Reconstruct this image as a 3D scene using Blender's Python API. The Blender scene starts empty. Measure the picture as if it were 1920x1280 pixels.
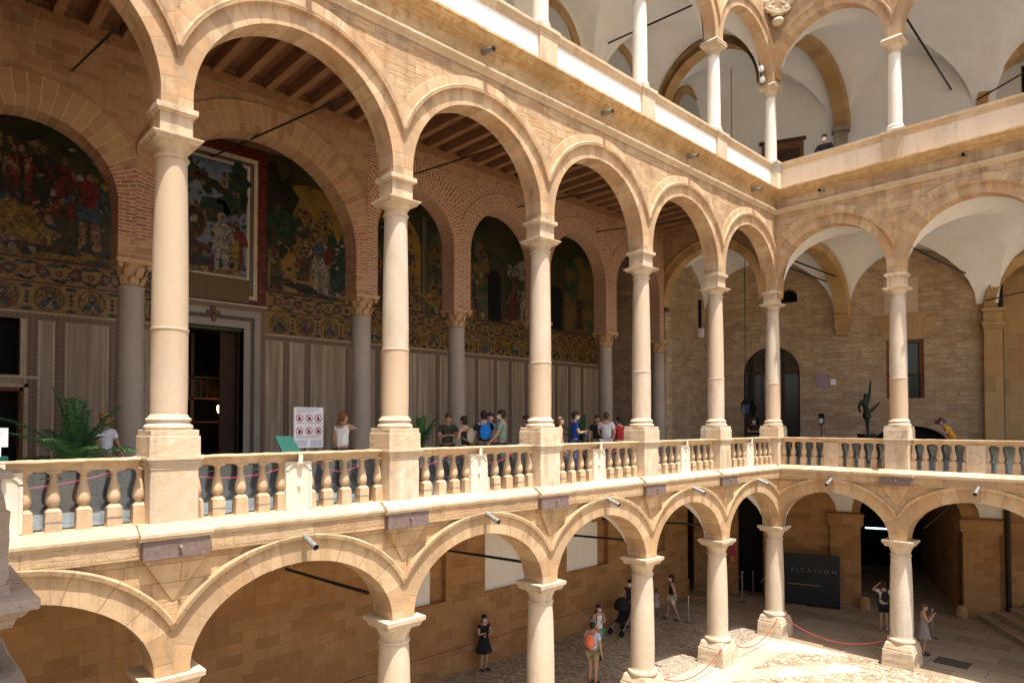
import bpy, bmesh, math, random
from math import sin, cos, pi, sqrt, radians, atan2, hypot, acos
from mathutils import Vector, Matrix
R = random.Random(11)
sc = bpy.context.scene
COL = sc.collection

# ---------------------------------------------------------------- measures
G = -7.35                 # courtyard ground (camera eye is z = 0)
FL0 = -1.45               # loggia floor
YS, BL, BR = 3.058, 3.924, 3.97
YC = YS + 5 * BL          # corner of the two wings
AL = radians(23.2)
A0 = Vector((-4.75, 26.35, 0)); EV = Vector((cos(AL), sin(AL), 0)); NV = Vector((sin(AL), -cos(AL), 0))
FL = lambda u, n, z: (n, u, z)
FR = lambda u, n, z: (u, YC - n, z)
def FS(s, n, z):
    p = A0 + EV * s + NV * n
    return (p.x, p.y, z)
FN = lambda u, n, z: (-4.2 + n, u, z)      # inner brick arcade
FM = lambda u, n, z: (-7.5 + n, u, z)      # mosaic wall
FW = lambda u, n, z: (-4.8 + n, u, z)      # lower left wall
FI = lambda x, y, z: (x, y, z)

# ---------------------------------------------------------------- node helpers
class NT:
    def __init__(self, m):
        self.t = m.node_tree
        self.t.nodes.clear()
        self.out = self.t.nodes.new('ShaderNodeOutputMaterial')
    def n(self, typ, props=None, **inp):
        nd = self.t.nodes.new(typ)
        for k, v in (props or {}).items(): setattr(nd, k, v)
        for k, v in inp.items(): self.set(nd, k, v)
        return nd
    def set(self, nd, k, v):
        if isinstance(k, str) and k[0] == 'i' and k[1:].isdigit(): s = nd.inputs[int(k[1:])]
        else: s = nd.inputs[k.replace('_', ' ')]
        if hasattr(v, 'bl_idname') and hasattr(v, 'outputs'): v = v.outputs[0]
        if hasattr(v, 'is_output'): self.t.links.new(v, s)
        else:
            if s.type == 'RGBA' and len(v) == 3: v = (*v, 1)
            s.default_value = v
    def math(self, op, a, b=0.0, c=0.0): return self.n('ShaderNodeMath', {'operation': op}, i0=a, i1=b, i2=c).outputs[0]
    def mix(self, f, a, b, mode='MIX'):
        nd = self.n('ShaderNodeMix', {'data_type': 'RGBA', 'blend_type': mode})
        self.set(nd, 'i0', f); self.set(nd, 'i6', a); self.set(nd, 'i7', b)
        return nd.outputs[2]
    def ramp(self, f, stops, interp='LINEAR'):
        nd = self.n('ShaderNodeValToRGB'); nd.color_ramp.interpolation = interp
        el = nd.color_ramp.elements
        while len(el) < len(stops): el.new(.5)
        for e, (p, c) in zip(el, stops):
            e.position = p; e.color = (*c, 1) if len(c) == 3 else c
        self.set(nd, 'Fac', f)
        return nd.outputs[0]
    def noise(self, vec, scale, detail=4, rough=.55):
        nd = self.n('ShaderNodeTexNoise', Scale=scale, Detail=detail, Roughness=rough)
        if vec is not None: self.set(nd, 'Vector', vec)
        return nd.outputs[0]
    def pos(self):
        return self.n('ShaderNodeNewGeometry').outputs['Position']
    def wallcoord(self):
        """(along the wall, height) for upright faces, (x, y) for level ones"""
        g = self.n('ShaderNodeNewGeometry')
        p = self.n('ShaderNodeSeparateXYZ', Vector=g.outputs['Position'])
        q = self.n('ShaderNodeSeparateXYZ', Vector=g.outputs['Normal'])
        ax = self.math('GREATER_THAN', self.math('ABSOLUTE', q.outputs[0]), .7)
        az = self.math('GREATER_THAN', self.math('ABSOLUTE', q.outputs[2]), .7)
        u = self.math('ADD', self.math('MULTIPLY', p.outputs[1], ax), self.math('MULTIPLY', p.outputs[0], self.math('SUBTRACT', 1.0, ax)))
        v = self.math('ADD', self.math('MULTIPLY', p.outputs[1], az), self.math('MULTIPLY', p.outputs[2], self.math('SUBTRACT', 1.0, az)))
        return self.n('ShaderNodeCombineXYZ', X=u, Y=v).outputs[0]
    def scale(self, vec, s):
        return self.n('ShaderNodeVectorMath', {'operation': 'MULTIPLY'}, i0=vec, i1=s).outputs[0]
    def bump(self, h, strength=.3, dist=.02, prev=None):
        nd = self.n('ShaderNodeBump', Strength=strength, Distance=dist, Height=h)
        if prev is not None: self.set(nd, 'Normal', prev)
        return nd.outputs[0]
    def bsdf(self, color, rough=.8, normal=None, metal=0.0, spec=.3, **kw):
        nd = self.n('ShaderNodeBsdfPrincipled', Base_Color=color, Roughness=rough, Metallic=metal)
        nd.inputs['Specular IOR Level'].default_value = spec
        if normal is not None: self.set(nd, 'Normal', normal)
        for k, v in kw.items(): self.set(nd, k, v)
        self.t.links.new(nd.outputs[0], self.out.inputs[0])
        return nd

MATS = {}
def newmat(name):
    m = bpy.data.materials.new(name); m.use_nodes = True
    MATS[name] = m
    return m, NT(m)

def sc3(c, k): return tuple(min(1, x * k) for x in c)

def stone(name, base, brick=None, mortar=None, uv=False, swap=False, var=.25, streak=0, pits=.3, fine=.25, rnd=0, bump=.35, rough=.85, tint=None, off=.5, msize=.012, stain=None, rubble=False, stsc=(1.2, 1.2, .35), band=None, weather=0, wcol=None, rcol=None):
    m, t = newmat(name)
    P = t.pos()
    if uv:
        W = t.n('ShaderNodeUVMap', {'uv_map': 'uv'}).outputs[0]
        if swap:
            s = t.n('ShaderNodeSeparateXYZ', Vector=W); W = t.n('ShaderNodeCombineXYZ', X=s.outputs[1], Y=s.outputs[0]).outputs[0]
    else: W = t.wallcoord()
    n1 = t.noise(P, .9, 5, .6)
    n2 = t.noise(P, 7, 6, .65)
    n3 = t.noise(P, 45, 3, .6)
    lo, hi = sc3(base, 1 - var), sc3(base, 1 + var)
    tint = tint or sc3((base[0] * .95, base[1] * .8, base[2] * .6), 1)
    col = t.mix(t.ramp(n1, [(.3, (0, 0, 0)), (.7, (1, 1, 1))]), lo, hi)
    col = t.mix(t.math('MULTIPLY', t.ramp(n2, [(.45, (0, 0, 0)), (.75, (1, 1, 1))]), fine * 2), col, tint)
    h = t.math('ADD', t.math('MULTIPLY', n2, .6), t.math('MULTIPLY', n3, .25))
    if streak:
        st = t.noise(t.scale(W, (1.6, 19, 1)), 1.3, 4, .7)
        stm = t.ramp(st, [(.52, (0, 0, 0)), (.68, (1, 1, 1))])
        col = t.mix(t.math('MULTIPLY', stm, streak * .55), col, sc3(base, .45))
        h = t.math('SUBTRACT', h, t.math('MULTIPLY', stm, streak * 1.3))
    if pits:
        v = t.n('ShaderNodeTexVoronoi', Vector=P, Scale=26.0)
        pm = t.ramp(v.outputs[0], [(.10, (1, 1, 1)), (.22, (0, 0, 0))])
        pm = t.math('MULTIPLY', pm, t.ramp(t.noise(P, 3.1, 3), [(.47, (0, 0, 0)), (.62, (1, 1, 1))]))
        col = t.mix(t.math('MULTIPLY', pm, pits), col, sc3(base, .35))
        h = t.math('SUBTRACT', h, t.math('MULTIPLY', pm, pits * 1.5))
    if brick:
        bw, bh = brick
        jit = t.n('ShaderNodeVectorMath', {'operation': 'SCALE'}, i0=t.n('ShaderNodeTexNoise', Vector=P, Scale=2.2).outputs[1], Scale=min(bw, bh) * (.1 if not uv else .06))
        Wj = t.n('ShaderNodeVectorMath', {'operation': 'ADD'}, i0=W, i1=jit).outputs[0]
        if rubble:
            k = t.ramp(t.noise(P, .75, 2, .4), [(.5, (0, 0, 0)), (.51, (1, 1, 1))])
            Wj = t.n('ShaderNodeVectorMath', {'operation': 'ADD'}, i0=Wj, i1=t.n('ShaderNodeVectorMath', {'operation': 'SCALE'}, i0=t.n('ShaderNodeTexNoise', Vector=P, Scale=1.1).outputs[1], Scale=bh*.55).outputs[0]).outputs[0]
            Wj = t.n('ShaderNodeMix', {'data_type': 'VECTOR'}, i0=k, i4=Wj, i5=t.scale(Wj, (1.7, 1.45, 1))).outputs[1]
        b = t.n('ShaderNodeTexBrick', {'offset': off, 'squash': 1.0}, Vector=Wj, Scale=1.0, Color1=(0, 0, 0, 1), Color2=(1, 1, 1, 1), Mortar=(.5, .5, .5, 1), Mortar_Size=msize, Mortar_Smooth=.3, Brick_Width=bw, Row_Height=bh)
        br = t.ramp(b.outputs[0], [(0, sc3(base, .66)), (.3, (base[0]*.95, base[1]*.8, base[2]*.68)), (.5, base), (.75, sc3(base, 1.12)), (1, (base[0]*1.2, base[1]*1.2, base[2]*1.12))])
        col = t.mix(.62, col, br)
        col = t.mix(t.math('MULTIPLY', b.outputs[1], .85), col, mortar or sc3(base, .55))
        h = t.math('SUBTRACT', h, t.math('MULTIPLY', b.outputs[1], .8))
    if band:
        z0, z1, rb = band
        z = t.n('ShaderNodeSeparateXYZ', Vector=P).outputs[2]
        zz = t.math('ADD', z, t.math('MULTIPLY', t.math('SUBTRACT', n1, .5), .5))
        mk = t.math('MULTIPLY', t.math('GREATER_THAN', zz, z0), t.math('LESS_THAN', zz, z1))
        b2 = t.n('ShaderNodeTexBrick', Vector=W, Scale=1.0, Color1=(0, 0, 0, 1), Color2=(1, 1, 1, 1), Mortar=(.5, .5, .5, 1), Mortar_Size=.011, Mortar_Smooth=.3, Brick_Width=.26, Row_Height=.072)
        c2 = t.mix(t.math('MULTIPLY', b2.outputs[1], .9), t.mix(b2.outputs[0], sc3(rb, .7), sc3(rb, 1.2)), (.50, .36, .25))
        col = t.mix(mk, col, c2)
    if stain:
        s = t.noise(t.scale(P, stsc), 1.7, 5, .7)
        col = t.mix(t.math('MULTIPLY', t.ramp(s, [(.5, (0, 0, 0)), (.68, (1, 1, 1))]), .75), col, stain)
    if weather:
        wn = t.noise(t.scale(P, (2.6, 2.6, .3)), 1.6, 6, .7); wn2 = t.noise(P, 1.9, 6, .7)
        wm = t.math('MULTIPLY', t.ramp(wn, [(.46, (0, 0, 0)), (.66, (1, 1, 1))]), t.ramp(wn2, [(.35, (0, 0, 0)), (.6, (1, 1, 1))]))
        col = t.mix(t.math('MULTIPLY', wm, weather), col, wcol or (base[0]*.42, base[1]*.37, base[2]*.33))
        om = t.ramp(t.noise(P, 1.1, 5, .65), [(.52, (0, 0, 0)), (.66, (1, 1, 1))])
        col = t.mix(t.math('MULTIPLY', om, weather*.6), col, (base[0]*.98, base[1]*.78, base[2]*.56))
    if rnd:
        oi = t.n('ShaderNodeObjectInfo').outputs['Random']
        col = t.mix(t.math('MULTIPLY', oi, rnd), col, rcol or (base[0] * .93, base[1] * .78, base[2] * .62))
    t.bsdf(col, rough, t.bump(h, bump, .03), spec=.2)
    return m

def plain(name, color, rough=.7, metal=0.0, var=.12, scale=9, spec=.3, bump=0.0, **kw):
    m, t = newmat(name)
    P = t.n('ShaderNodeTexCoord').outputs['Object']
    n = t.noise(P, scale, 4, .6)
    col = t.mix(t.ramp(n, [(.3, (0, 0, 0)), (.7, (1, 1, 1))]), sc3(color, 1 - var), sc3(color, 1 + var))
    t.bsdf(col, rough, t.bump(n, bump, .02) if bump else None, metal, spec, **kw)
    return m

# ---------------------------------------------------------------- materials
SAND = (.52, .365, .222)
M_FACADE = stone('facade_sandstone', SAND, (.44, .195), streak=1.0, mortar=(.35, .24, .14), msize=.008, pits=.6, fine=.45, bump=.6, weather=.7)
M_FACADER = stone('far_facade_sandstone', (.53, .375, .23), (.5, .22), streak=.7, mortar=(.35, .24, .14), msize=.007, pits=.5, fine=.45, bump=.5, stain=(.36, .25, .16), weather=.7)
M_VOUSS = stone('voussoir_stone', (.53, .378, .235), (.25, .9), uv=True, mortar=(.36, .25, .155), msize=.008, pits=.6, off=0.0, streak=0, weather=.7)
M_LOWV = stone('lower_voussoir_stone', (.50, .355, .21), (.42, 4.0), uv=True, mortar=(.34, .22, .125), msize=.009, pits=.5, off=0.0, weather=.7)
M_LOWF = stone('lower_spandrel_stone', (.49, .345, .2), (.7, .28), mortar=(.30, .18, .09), msize=.008, streak=.3, pits=.5, weather=.7)
M_ROUGH = stone('rough_fascia_stone', (.48, .34, .205), (1.3, .6), mortar=(.36, .22, .11), msize=.006, streak=.3, pits=.9, bump=.8, weather=0.5)
M_PALE = stone('pale_trim_stone', (.57, .48, .365), pits=.9, var=.2, fine=.45, rnd=.35, bump=.25, weather=.7)
M_BAL = stone('baluster_stone', (.54, .42, .29), pits=.5, stain=(.40, .28, .17), stsc=(3, 3, 2), var=.18, fine=.4, rnd=.5, bump=.25, weather=0.6)
M_RAIL = stone('handrail_stone', (.52, .40, .27), pits=.4, var=.2, fine=.4, bump=.4, stain=(.47, .33, .19), stsc=(3, 3, 3), weather=0.6)
M_SLAB = stone('ledge_stone', (.58, .46, .32), (1.25, 3), msize=.005, mortar=(.4, .28, .16), pits=.4, var=.12, weather=0.4)
M_SHAFT = stone('shaft_marble', (.60, .54, .46), pits=.9, stain=(.43, .35, .27), stsc=(2.2, 2.2, .9), var=.16, fine=.25, rnd=.9, rcol=(.50, .38, .26), wcol=(.36, .32, .28), bump=.16, rough=.55, weather=.75)
M_SHAFTL = stone('shaft_lower_marble', (.58, .50, .41), pits=.9, stain=(.44, .33, .23), stsc=(2.2, 2.2, .9), var=.16, fine=.25, rnd=1.0, rcol=(.52, .38, .26), wcol=(.34, .26, .2), bump=.16, rough=.55, weather=.7)
M_WHITECOL = stone('white_marble', (.76, .71, .63), pits=.15, var=.08, fine=.1, rnd=.12, bump=.1, rough=.5, weather=.4, wcol=(.5, .46, .4))
M_WHITEPAN = stone('pale_panel_marble', (.70, .63, .52), pits=.6, var=.12, fine=.25, bump=.25, weather=.4)
M_LOWCOL = stone('lower_shaft_stone', (.58, .52, .43), pits=.8, stain=(.45, .38, .30), stsc=(1.6, 1.6, .7), var=.18, fine=.3, rnd=.6, wcol=(.34, .30, .25), bump=.2, rough=.65, weather=.65)
M_CORN = stone('cornice_stone', (.52, .36, .19), streak=.6, pits=.3, var=.25, fine=.6, bump=.5, tint=(.42, .22, .06))
M_BRICK = stone('red_brick', (.33, .15, .088), (.27, .075), mortar=(.52, .41, .30), msize=.014, pits=0, fine=.35, var=.25, tint=(.36, .23, .14), bump=.4)
M_BRICKUV = stone('red_brick_arch', (.33, .15, .088), (.26, .072), uv=True, swap=True, mortar=(.52, .41, .30), msize=.014, pits=0, fine=.35, var=.25, tint=(.36, .23, .14), bump=.4)
M_OCHREUV = stone('ochre_arch_stone', (.38, .235, .13), (.5, .17), uv=True, swap=True, mortar=(.47, .33, .20), msize=.007, pits=.2, fine=.4, var=.2, tint=(.36, .14, .07))
M_OCHRE = stone('ochre_wall_stone', (.36, .22, .125), (.5, .22), mortar=(.48, .34, .21), msize=.008, pits=.2, fine=.4, var=.25, tint=(.38, .17, .085), rubble=True, weather=0.4)
M_MIXUV = stone('ochre_and_brick_arch', (.38, .235, .13), (.5, .17), uv=True, swap=True, mortar=(.55, .40, .26), msize=.007, pits=.2, fine=.4, var=.2, tint=(.38, .16, .08), band=(3.75, 5.0, (.33, .15, .09)))
M_LOWWALL = stone('amber_ashlar', (.36, .2, .088), (.58, .25), mortar=(.32, .175, .068), msize=.008, pits=.3, fine=.4, var=.2, streak=.4, tint=(.32, .165, .055), weather=0.3)
M_RUBBLE = stone('rubble_wall', (.42, .305, .195), (.66, .27), mortar=(.40, .30, .20), msize=.016, pits=.3, fine=.5, var=.35, streak=.45, tint=(.25, .15, .085), bump=.8, rubble=True, weather=0.4)
M_BROWNST = stone('brown_stone', (.36, .235, .11), (.6, .6), mortar=(.22, .13, .06), msize=.006, pits=.2, fine=.3, var=.2)
M_ARCHBR = stone('brown_arch_stone', (.42, .27, .125), (.42, 3), uv=True, off=0.0, mortar=(.24, .15, .07), msize=.006, pits=.2, fine=.3, var=.18)
M_PLASTER = stone('white_plaster', (.74, .72, .68), pits=0, var=.04, fine=.05, bump=.06, weather=.28, wcol=(.5, .47, .41), tint=(.68, .65, .6))
M_PANEL = stone('white_panel_plaster', (.80, .77, .70), pits=0, var=.04, fine=.06, bump=.05, weather=.2, wcol=(.6, .56, .48), tint=(.7, .64, .54))
M_PANELR = stone('bounce_tinted_panel_plaster', (.76, .64, .50), pits=0, var=.06, fine=.1, bump=.05, tint=(.66, .52, .38), weather=0.35)  # white parapet plaster with the courtyard's bounced light put into its colour
M_GREYCOL = stone('grey_marble', (.35, .295, .24), pits=.1, var=.15, fine=.2, rnd=.3, bump=.08, rough=.5, tint=(.27, .24, .21))
M_CAPBR = stone('carved_capital_stone', (.42, .27, .15), pits=.5, var=.2, fine=.5, bump=.6)
M_NEAR = stone('weathered_grey_stone', (.32, .25, .185), pits=.9, var=.25, fine=.4, bump=.8, tint=(.30, .28, .26), weather=0.6)

def wood(name, c):
    m, t = newmat(name)
    P = t.pos()
    n = t.noise(t.scale(P, (1.2, 14, 14)), 1.5, 5, .6); n2 = t.noise(P, 2, 3)
    col = t.mix(t.ramp(n, [(.35, (0, 0, 0)), (.65, (1, 1, 1))]), sc3(c, .6), sc3(c, 1.25))
    col = t.mix(t.math('MULTIPLY', n2, .5), col, sc3(c, .7))
    t.bsdf(col, .75, t.bump(n, .25, .01), spec=.25)
    return m
M_BEAM = wood('beam_wood', (.30, .155, .075)); M_BOARD = wood('ceiling_boards', (.26, .12, .06)); M_DOOR = wood('door_wood', (.07, .035, .02)); M_FRAME = wood('window_wood', (.20, .085, .035))
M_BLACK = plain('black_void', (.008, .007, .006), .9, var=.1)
M_IRON = plain('dark_iron', (.03, .026, .022), .55, .6)
M_PIPE = plain('zinc_pipe', (.32, .33, .33), .45, .7, var=.25, scale=20)
M_BOXPL = plain('purple_brown_metal', (.19, .135, .12), .6, .15, var=.25, scale=14)
M_ROPE = plain('red_rope', (.30, .045, .04), .7); M_ROPEP = plain('pink_red_rope', (.45, .05, .08), .7)
M_STEEL = plain('brushed_steel', (.42, .42, .41), .35, .9)
M_GREEN = plain('teal_board', (.006, .085, .06), .6)
M_PAPER = plain('white_card', (.70, .70, .72), .6, var=.04)
M_RED = plain('sign_red', (.45, .06, .09), .6); M_INK = plain('dark_ink', (.05, .045, .05), .7); M_GREYINK = plain('grey_ink', (.32, .31, .34), .7)
M_BOARDBL = plain('black_board', (.016, .016, .018), .55); M_WHITEINK = plain('pale_lettering', (.17, .17, .175), .6); M_GOLDINK = plain('yellow_lettering', (.4, .33, .15), .6)
M_LEAF = plain('palm_green', (.04, .11, .032), .45, var=.35, scale=5); M_POT = plain('terracotta_pot', (.26, .12, .06), .8)
M_BRONZE = plain('green_bronze', (.025, .035, .022), .5, .55, var=.4)
M_SIGNPK = plain('mauve_sign', (.28, .19, .20), .5); M_CREAMBOX = plain('cream_metal', (.60, .52, .38), .5)
M_LAMPW = plain('white_lamp', (.75, .75, .74), .4)

def tess_fig(name, c, seed):
    m, t = newmat(name)
    P = t.n('ShaderNodeVectorMath', {'operation': 'ADD'}, i0=t.pos(), i1=(seed, seed*1.7, seed*.6)).outputs[0]
    n = t.n('ShaderNodeTexNoise', Vector=P, Scale=5.0, Detail=5, Roughness=.7, Distortion=1.6).outputs[0]
    v = t.n('ShaderNodeSeparateXYZ', Vector=t.n('ShaderNodeTexVoronoi', Vector=t.pos(), Scale=38.0).outputs['Color']).outputs[0]
    f = t.math('ADD', n, t.math('MULTIPLY', t.math('SUBTRACT', v, .5), .14))
    col = t.ramp(f, [(.30, (.018, .014, .009)), (.43, sc3(c, .35)), (.52, sc3(c, .8)), (.60, c), (.72, sc3(c, 1.5))])
    t.bsdf(col, .45, t.bump(v, .06, .004), spec=.3); return m
M_GOLD = tess_fig('gold_mosaic', (.25, .155, .032), 1); M_BRED = tess_fig('mosaic_red', (.16, .028, .018), 2); M_BGREEN = tess_fig('mosaic_green', (.022, .05, .03), 3); M_BBLUE = tess_fig('mosaic_blue', (.055, .08, .11), 4); M_BFLESH = tess_fig('mosaic_flesh', (.25, .145, .085), 5); M_BBROWN = tess_fig('mosaic_brown', (.085, .045, .024), 6); M_BWHITE = tess_fig('mosaic_white', (.30, .26, .21), 7); M_BDARK = tess_fig('mosaic_dark', (.03, .024, .016), 8)
from mathutils import noise as mnoise
# ---------------------------------------------------------------- mesh builder
class MB:
    def __init__(self, F=FI):
        self.v = []; self.f = []; self.uv = []; self.mi = []; self.sm = []; self.F = F
    def face(self, pts, uv=None, mi=0, sm=False, raw=False):
        k = len(self.v)
        for p in pts: self.v.append(Vector(p if raw else self.F(*p)))
        self.f.append(list(range(k, k + len(pts)))); self.uv.append(uv); self.mi.append(mi); self.sm.append(sm)
    def box(self, a, b, mi=0):
        x0, y0, z0 = a; x1, y1, z1 = b
        c = [(x0,y0,z0),(x1,y0,z0),(x1,y1,z0),(x0,y1,z0),(x0,y0,z1),(x1,y0,z1),(x1,y1,z1),(x0,y1,z1)]
        for q in ((0,3,2,1),(4,5,6,7),(0,1,5,4),(1,2,6,5),(2,3,7,6),(3,0,4,7)): self.face([c[i] for i in q], mi=mi)
        return self
    def hexa(self, c, mi=0):
        for q in ((0,3,2,1),(4,5,6,7),(0,1,5,4),(1,2,6,5),(2,3,7,6),(3,0,4,7)): self.face([c[i] for i in q], mi=mi)
        return self
    def taper(self, cx, cy, z0, z1, a0, a1, mi=0):
        c = [(cx-a0,cy-a0,z0),(cx+a0,cy-a0,z0),(cx+a0,cy+a0,z0),(cx-a0,cy+a0,z0),(cx-a1,cy-a1,z1),(cx+a1,cy-a1,z1),(cx+a1,cy+a1,z1),(cx-a1,cy+a1,z1)]
        return self.hexa(c, mi)
    def lathe(self, prof, cx=0, cy=0, n=24, mi=0, sm=True, seg=None):
        for i in range(len(prof) - 1):
            (r0, z0), (r1, z1) = prof[i], prof[i + 1]
            for k in range(n):
                a, b = 2*pi*k/n, 2*pi*(k+1)/n
                q = [(cx+r0*cos(a),cy+r0*sin(a),z0),(cx+r0*cos(b),cy+r0*sin(b),z0),(cx+r1*cos(b),cy+r1*sin(b),z1),(cx+r1*cos(a),cy+r1*sin(a),z1)]
                if r0 < 1e-6: q = [q[0], q[2], q[3]]
                elif r1 < 1e-6: q = q[:3]
                self.face(q, mi=mi, sm=sm)
        for (r, z), rev in ((prof[0], True), (prof[-1], False)):
            if r > 1e-6:
                ring = [(cx+r*cos(2*pi*k/n), cy+r*sin(2*pi*k/n), z) for k in range(n)]
                self.face(ring[::-1] if rev else ring, mi=mi)
        return self
    def extrude(self, prof, u0, u1, mi=0, closed=True, caps=True, seg=0):
        """profile of (n, z) pushed along u; u0/u1 may be functions of n (mitres)"""
        f0 = u0 if callable(u0) else (lambda n: u0); f1 = u1 if callable(u1) else (lambda n: u1)
        m = len(prof)
        N = max(1, int(abs(f1(0) - f0(0))/seg)) if seg else 1
        for i in range(m if closed else m - 1):
            (n0, z0), (n1, z1) = prof[i], prof[(i + 1) % m]
            for k in range(N):
                s, e = k/N, (k+1)/N
                U = lambda n, t: f0(n) + (f1(n) - f0(n))*t
                self.face([(U(n0, s), n0, z0), (U(n0, e), n0, z0), (U(n1, e), n1, z1), (U(n1, s), n1, z1)], mi=mi)
        if caps:
            self.face([(f0(n), n, z) for n, z in prof], mi=mi); self.face([(f1(n), n, z) for n, z in prof[::-1]], mi=mi)
        return self
    def tube(self, pts, r, n=8, mi=0, raw=False, cap=True):
        P = [Vector(p if raw else self.F(*p)) for p in pts]
        rr = r if isinstance(r, (list, tuple)) else [r] * len(P)
        rings = []
        up = Vector((0, 0, 1))
        prevx = None
        for i, p in enumerate(P):
            d = (P[min(i+1, len(P)-1)] - P[max(i-1, 0)]).normalized()
            x = d.cross(up) if abs(d.z) < .95 else d.cross(Vector((1, 0, 0)))
            if prevx is not None:
                x = prevx - d * prevx.dot(d)
            x.normalize(); prevx = x; y = d.cross(x)
            rings.append([p + (x*cos(2*pi*k/n) + y*sin(2*pi*k/n)) * rr[i] for k in range(n)])
        for a, b in zip(rings, rings[1:]):
            for k in range(n): self.face([a[k], a[(k+1)%n], b[(k+1)%n], b[k]], mi=mi, sm=True, raw=True)
        if cap:
            self.face(rings[0][::-1], mi=mi, raw=True); self.face(rings[-1], mi=mi, raw=True)
        return self
    def ball(self, c, r, n=12, m=8, mi=0, M=None, raw=True, zmin=-1, zmax=1, sm=True):
        """ellipsoid with radii r (3-tuple); M an optional matrix applied to the unit offsets"""
        r = (r, r, r) if not isinstance(r, tuple) else r
        def pt(i, k):
            z = zmin + (zmax - zmin) * (.5 - .5*cos(pi*i/m)); q = sqrt(max(0, 1 - z*z)); a = 2*pi*k/n
            o = Vector((q*cos(a)*r[0], q*sin(a)*r[1], z*r[2]))
            if M is not None: o = M @ o
            return Vector(c) + o
        for i in range(m):
            for k in range(n):
                q = [pt(i,k), pt(i,k+1), pt(i+1,k+1), pt(i+1,k)]
                if (q[0]-q[1]).length < 1e-7: q = q[1:]
                elif (q[2]-q[3]).length < 1e-7: q = q[:3]
                self.face(q, mi=mi, sm=sm, raw=raw)
        return self
    def build(self, name, mats, parent=None, merge=True, props=None, bevel=0, at=None, rough=0, cuts=0):
        """link as one mesh object; at: world point that becomes the object's own origin"""
        me = bpy.data.meshes.new(name)
        off = Vector(at) if at is not None else Vector((0, 0, 0))
        me.from_pydata([v - off for v in self.v], [], self.f)
        for m in (mats if isinstance(mats, (list, tuple)) else [mats]): me.materials.append(m)
        me.polygons.foreach_set('material_index', self.mi)
        if any(u is not None for u in self.uv):
            lay = me.uv_layers.new(name='uv')
            for p, u in zip(me.polygons, self.uv):
                if u:
                    for li, c in zip(p.loop_indices, u): lay.data[li].uv = c
        me.polygons.foreach_set('use_smooth', self.sm)
        bm = bmesh.new(); bm.from_mesh(me)
        if merge: bmesh.ops.remove_doubles(bm, verts=bm.verts, dist=2e-4)
        bmesh.ops.recalc_face_normals(bm, faces=bm.faces)
        if cuts: bmesh.ops.subdivide_edges(bm, edges=bm.edges[:], cuts=cuts, use_grid_fill=True)
        if rough:
            for v in bm.verts:
                p = v.co + off
                v.co += (mnoise.noise_vector(p*3.1) * .6 + mnoise.noise_vector(p*11.0) * .55 + mnoise.noise_vector(p*27.0) * .35) * rough
        if any(self.sm):
            for e in bm.edges:
                if len(e.link_faces) == 2 and e.calc_face_angle(0) > radians(38): e.smooth = False
        bm.to_mesh(me); bm.free(); me.update()
        o = bpy.data.objects.new(name, me); COL.objects.link(o)
        if parent is not None:
            o.parent = parent
            o.location = off - (WLOC.get(parent.name) or Vector((0, 0, 0))) if at is not None else -(WLOC.get(parent.name) or Vector((0, 0, 0)))
        else: o.location = off
        WLOC[o.name] = off if at is not None else Vector((0, 0, 0))
        if bevel:
            b = o.modifiers.new('soft_edges', 'BEVEL'); b.width = bevel; b.segments = 2; b.limit_method = 'ANGLE'; b.angle_limit = radians(40)
        for k, v in (props or {}).items(): o[k] = v
        return o
WLOC = {}
def thing(name, label, cat, loc=(0, 0, 0), group=None):
    o = bpy.data.objects.new(name, None); COL.objects.link(o)
    o.location = loc; o['label'] = label; o['category'] = cat; o['kind'] = 'thing'
    o.empty_display_size = .2
    WLOC[o.name] = Vector(loc)
    if group: o['group'] = group
    return o
def tag(o, label, cat, group=None, kind=None):
    o['label'] = label; o['category'] = cat; o['kind'] = kind or 'thing'
    if group: o['group'] = group
    return o
def struct(o): o['kind'] = 'structure'; return o
def dup(root, loc, label, rot=None):
    """copy of a thing with copies of its parts and sub-parts (mesh data shared)"""
    r = root.copy(); COL.objects.link(r); r.location = loc; r['label'] = label
    if rot is not None: r.rotation_euler = rot
    WLOC[r.name] = Vector(loc)
    def rec(a, b):
        for ch in [c for c in KIDS.get(a.name, [])]:
            c = ch.copy(); COL.objects.link(c); c.parent = b
            rec(ch, c)
    rec(root, r)
    return r
KIDS = {}
def note_kids():
    KIDS.clear()
    for o in bpy.data.objects:
        if o.parent: KIDS.setdefault(o.parent.name, []).append(o)

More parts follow.
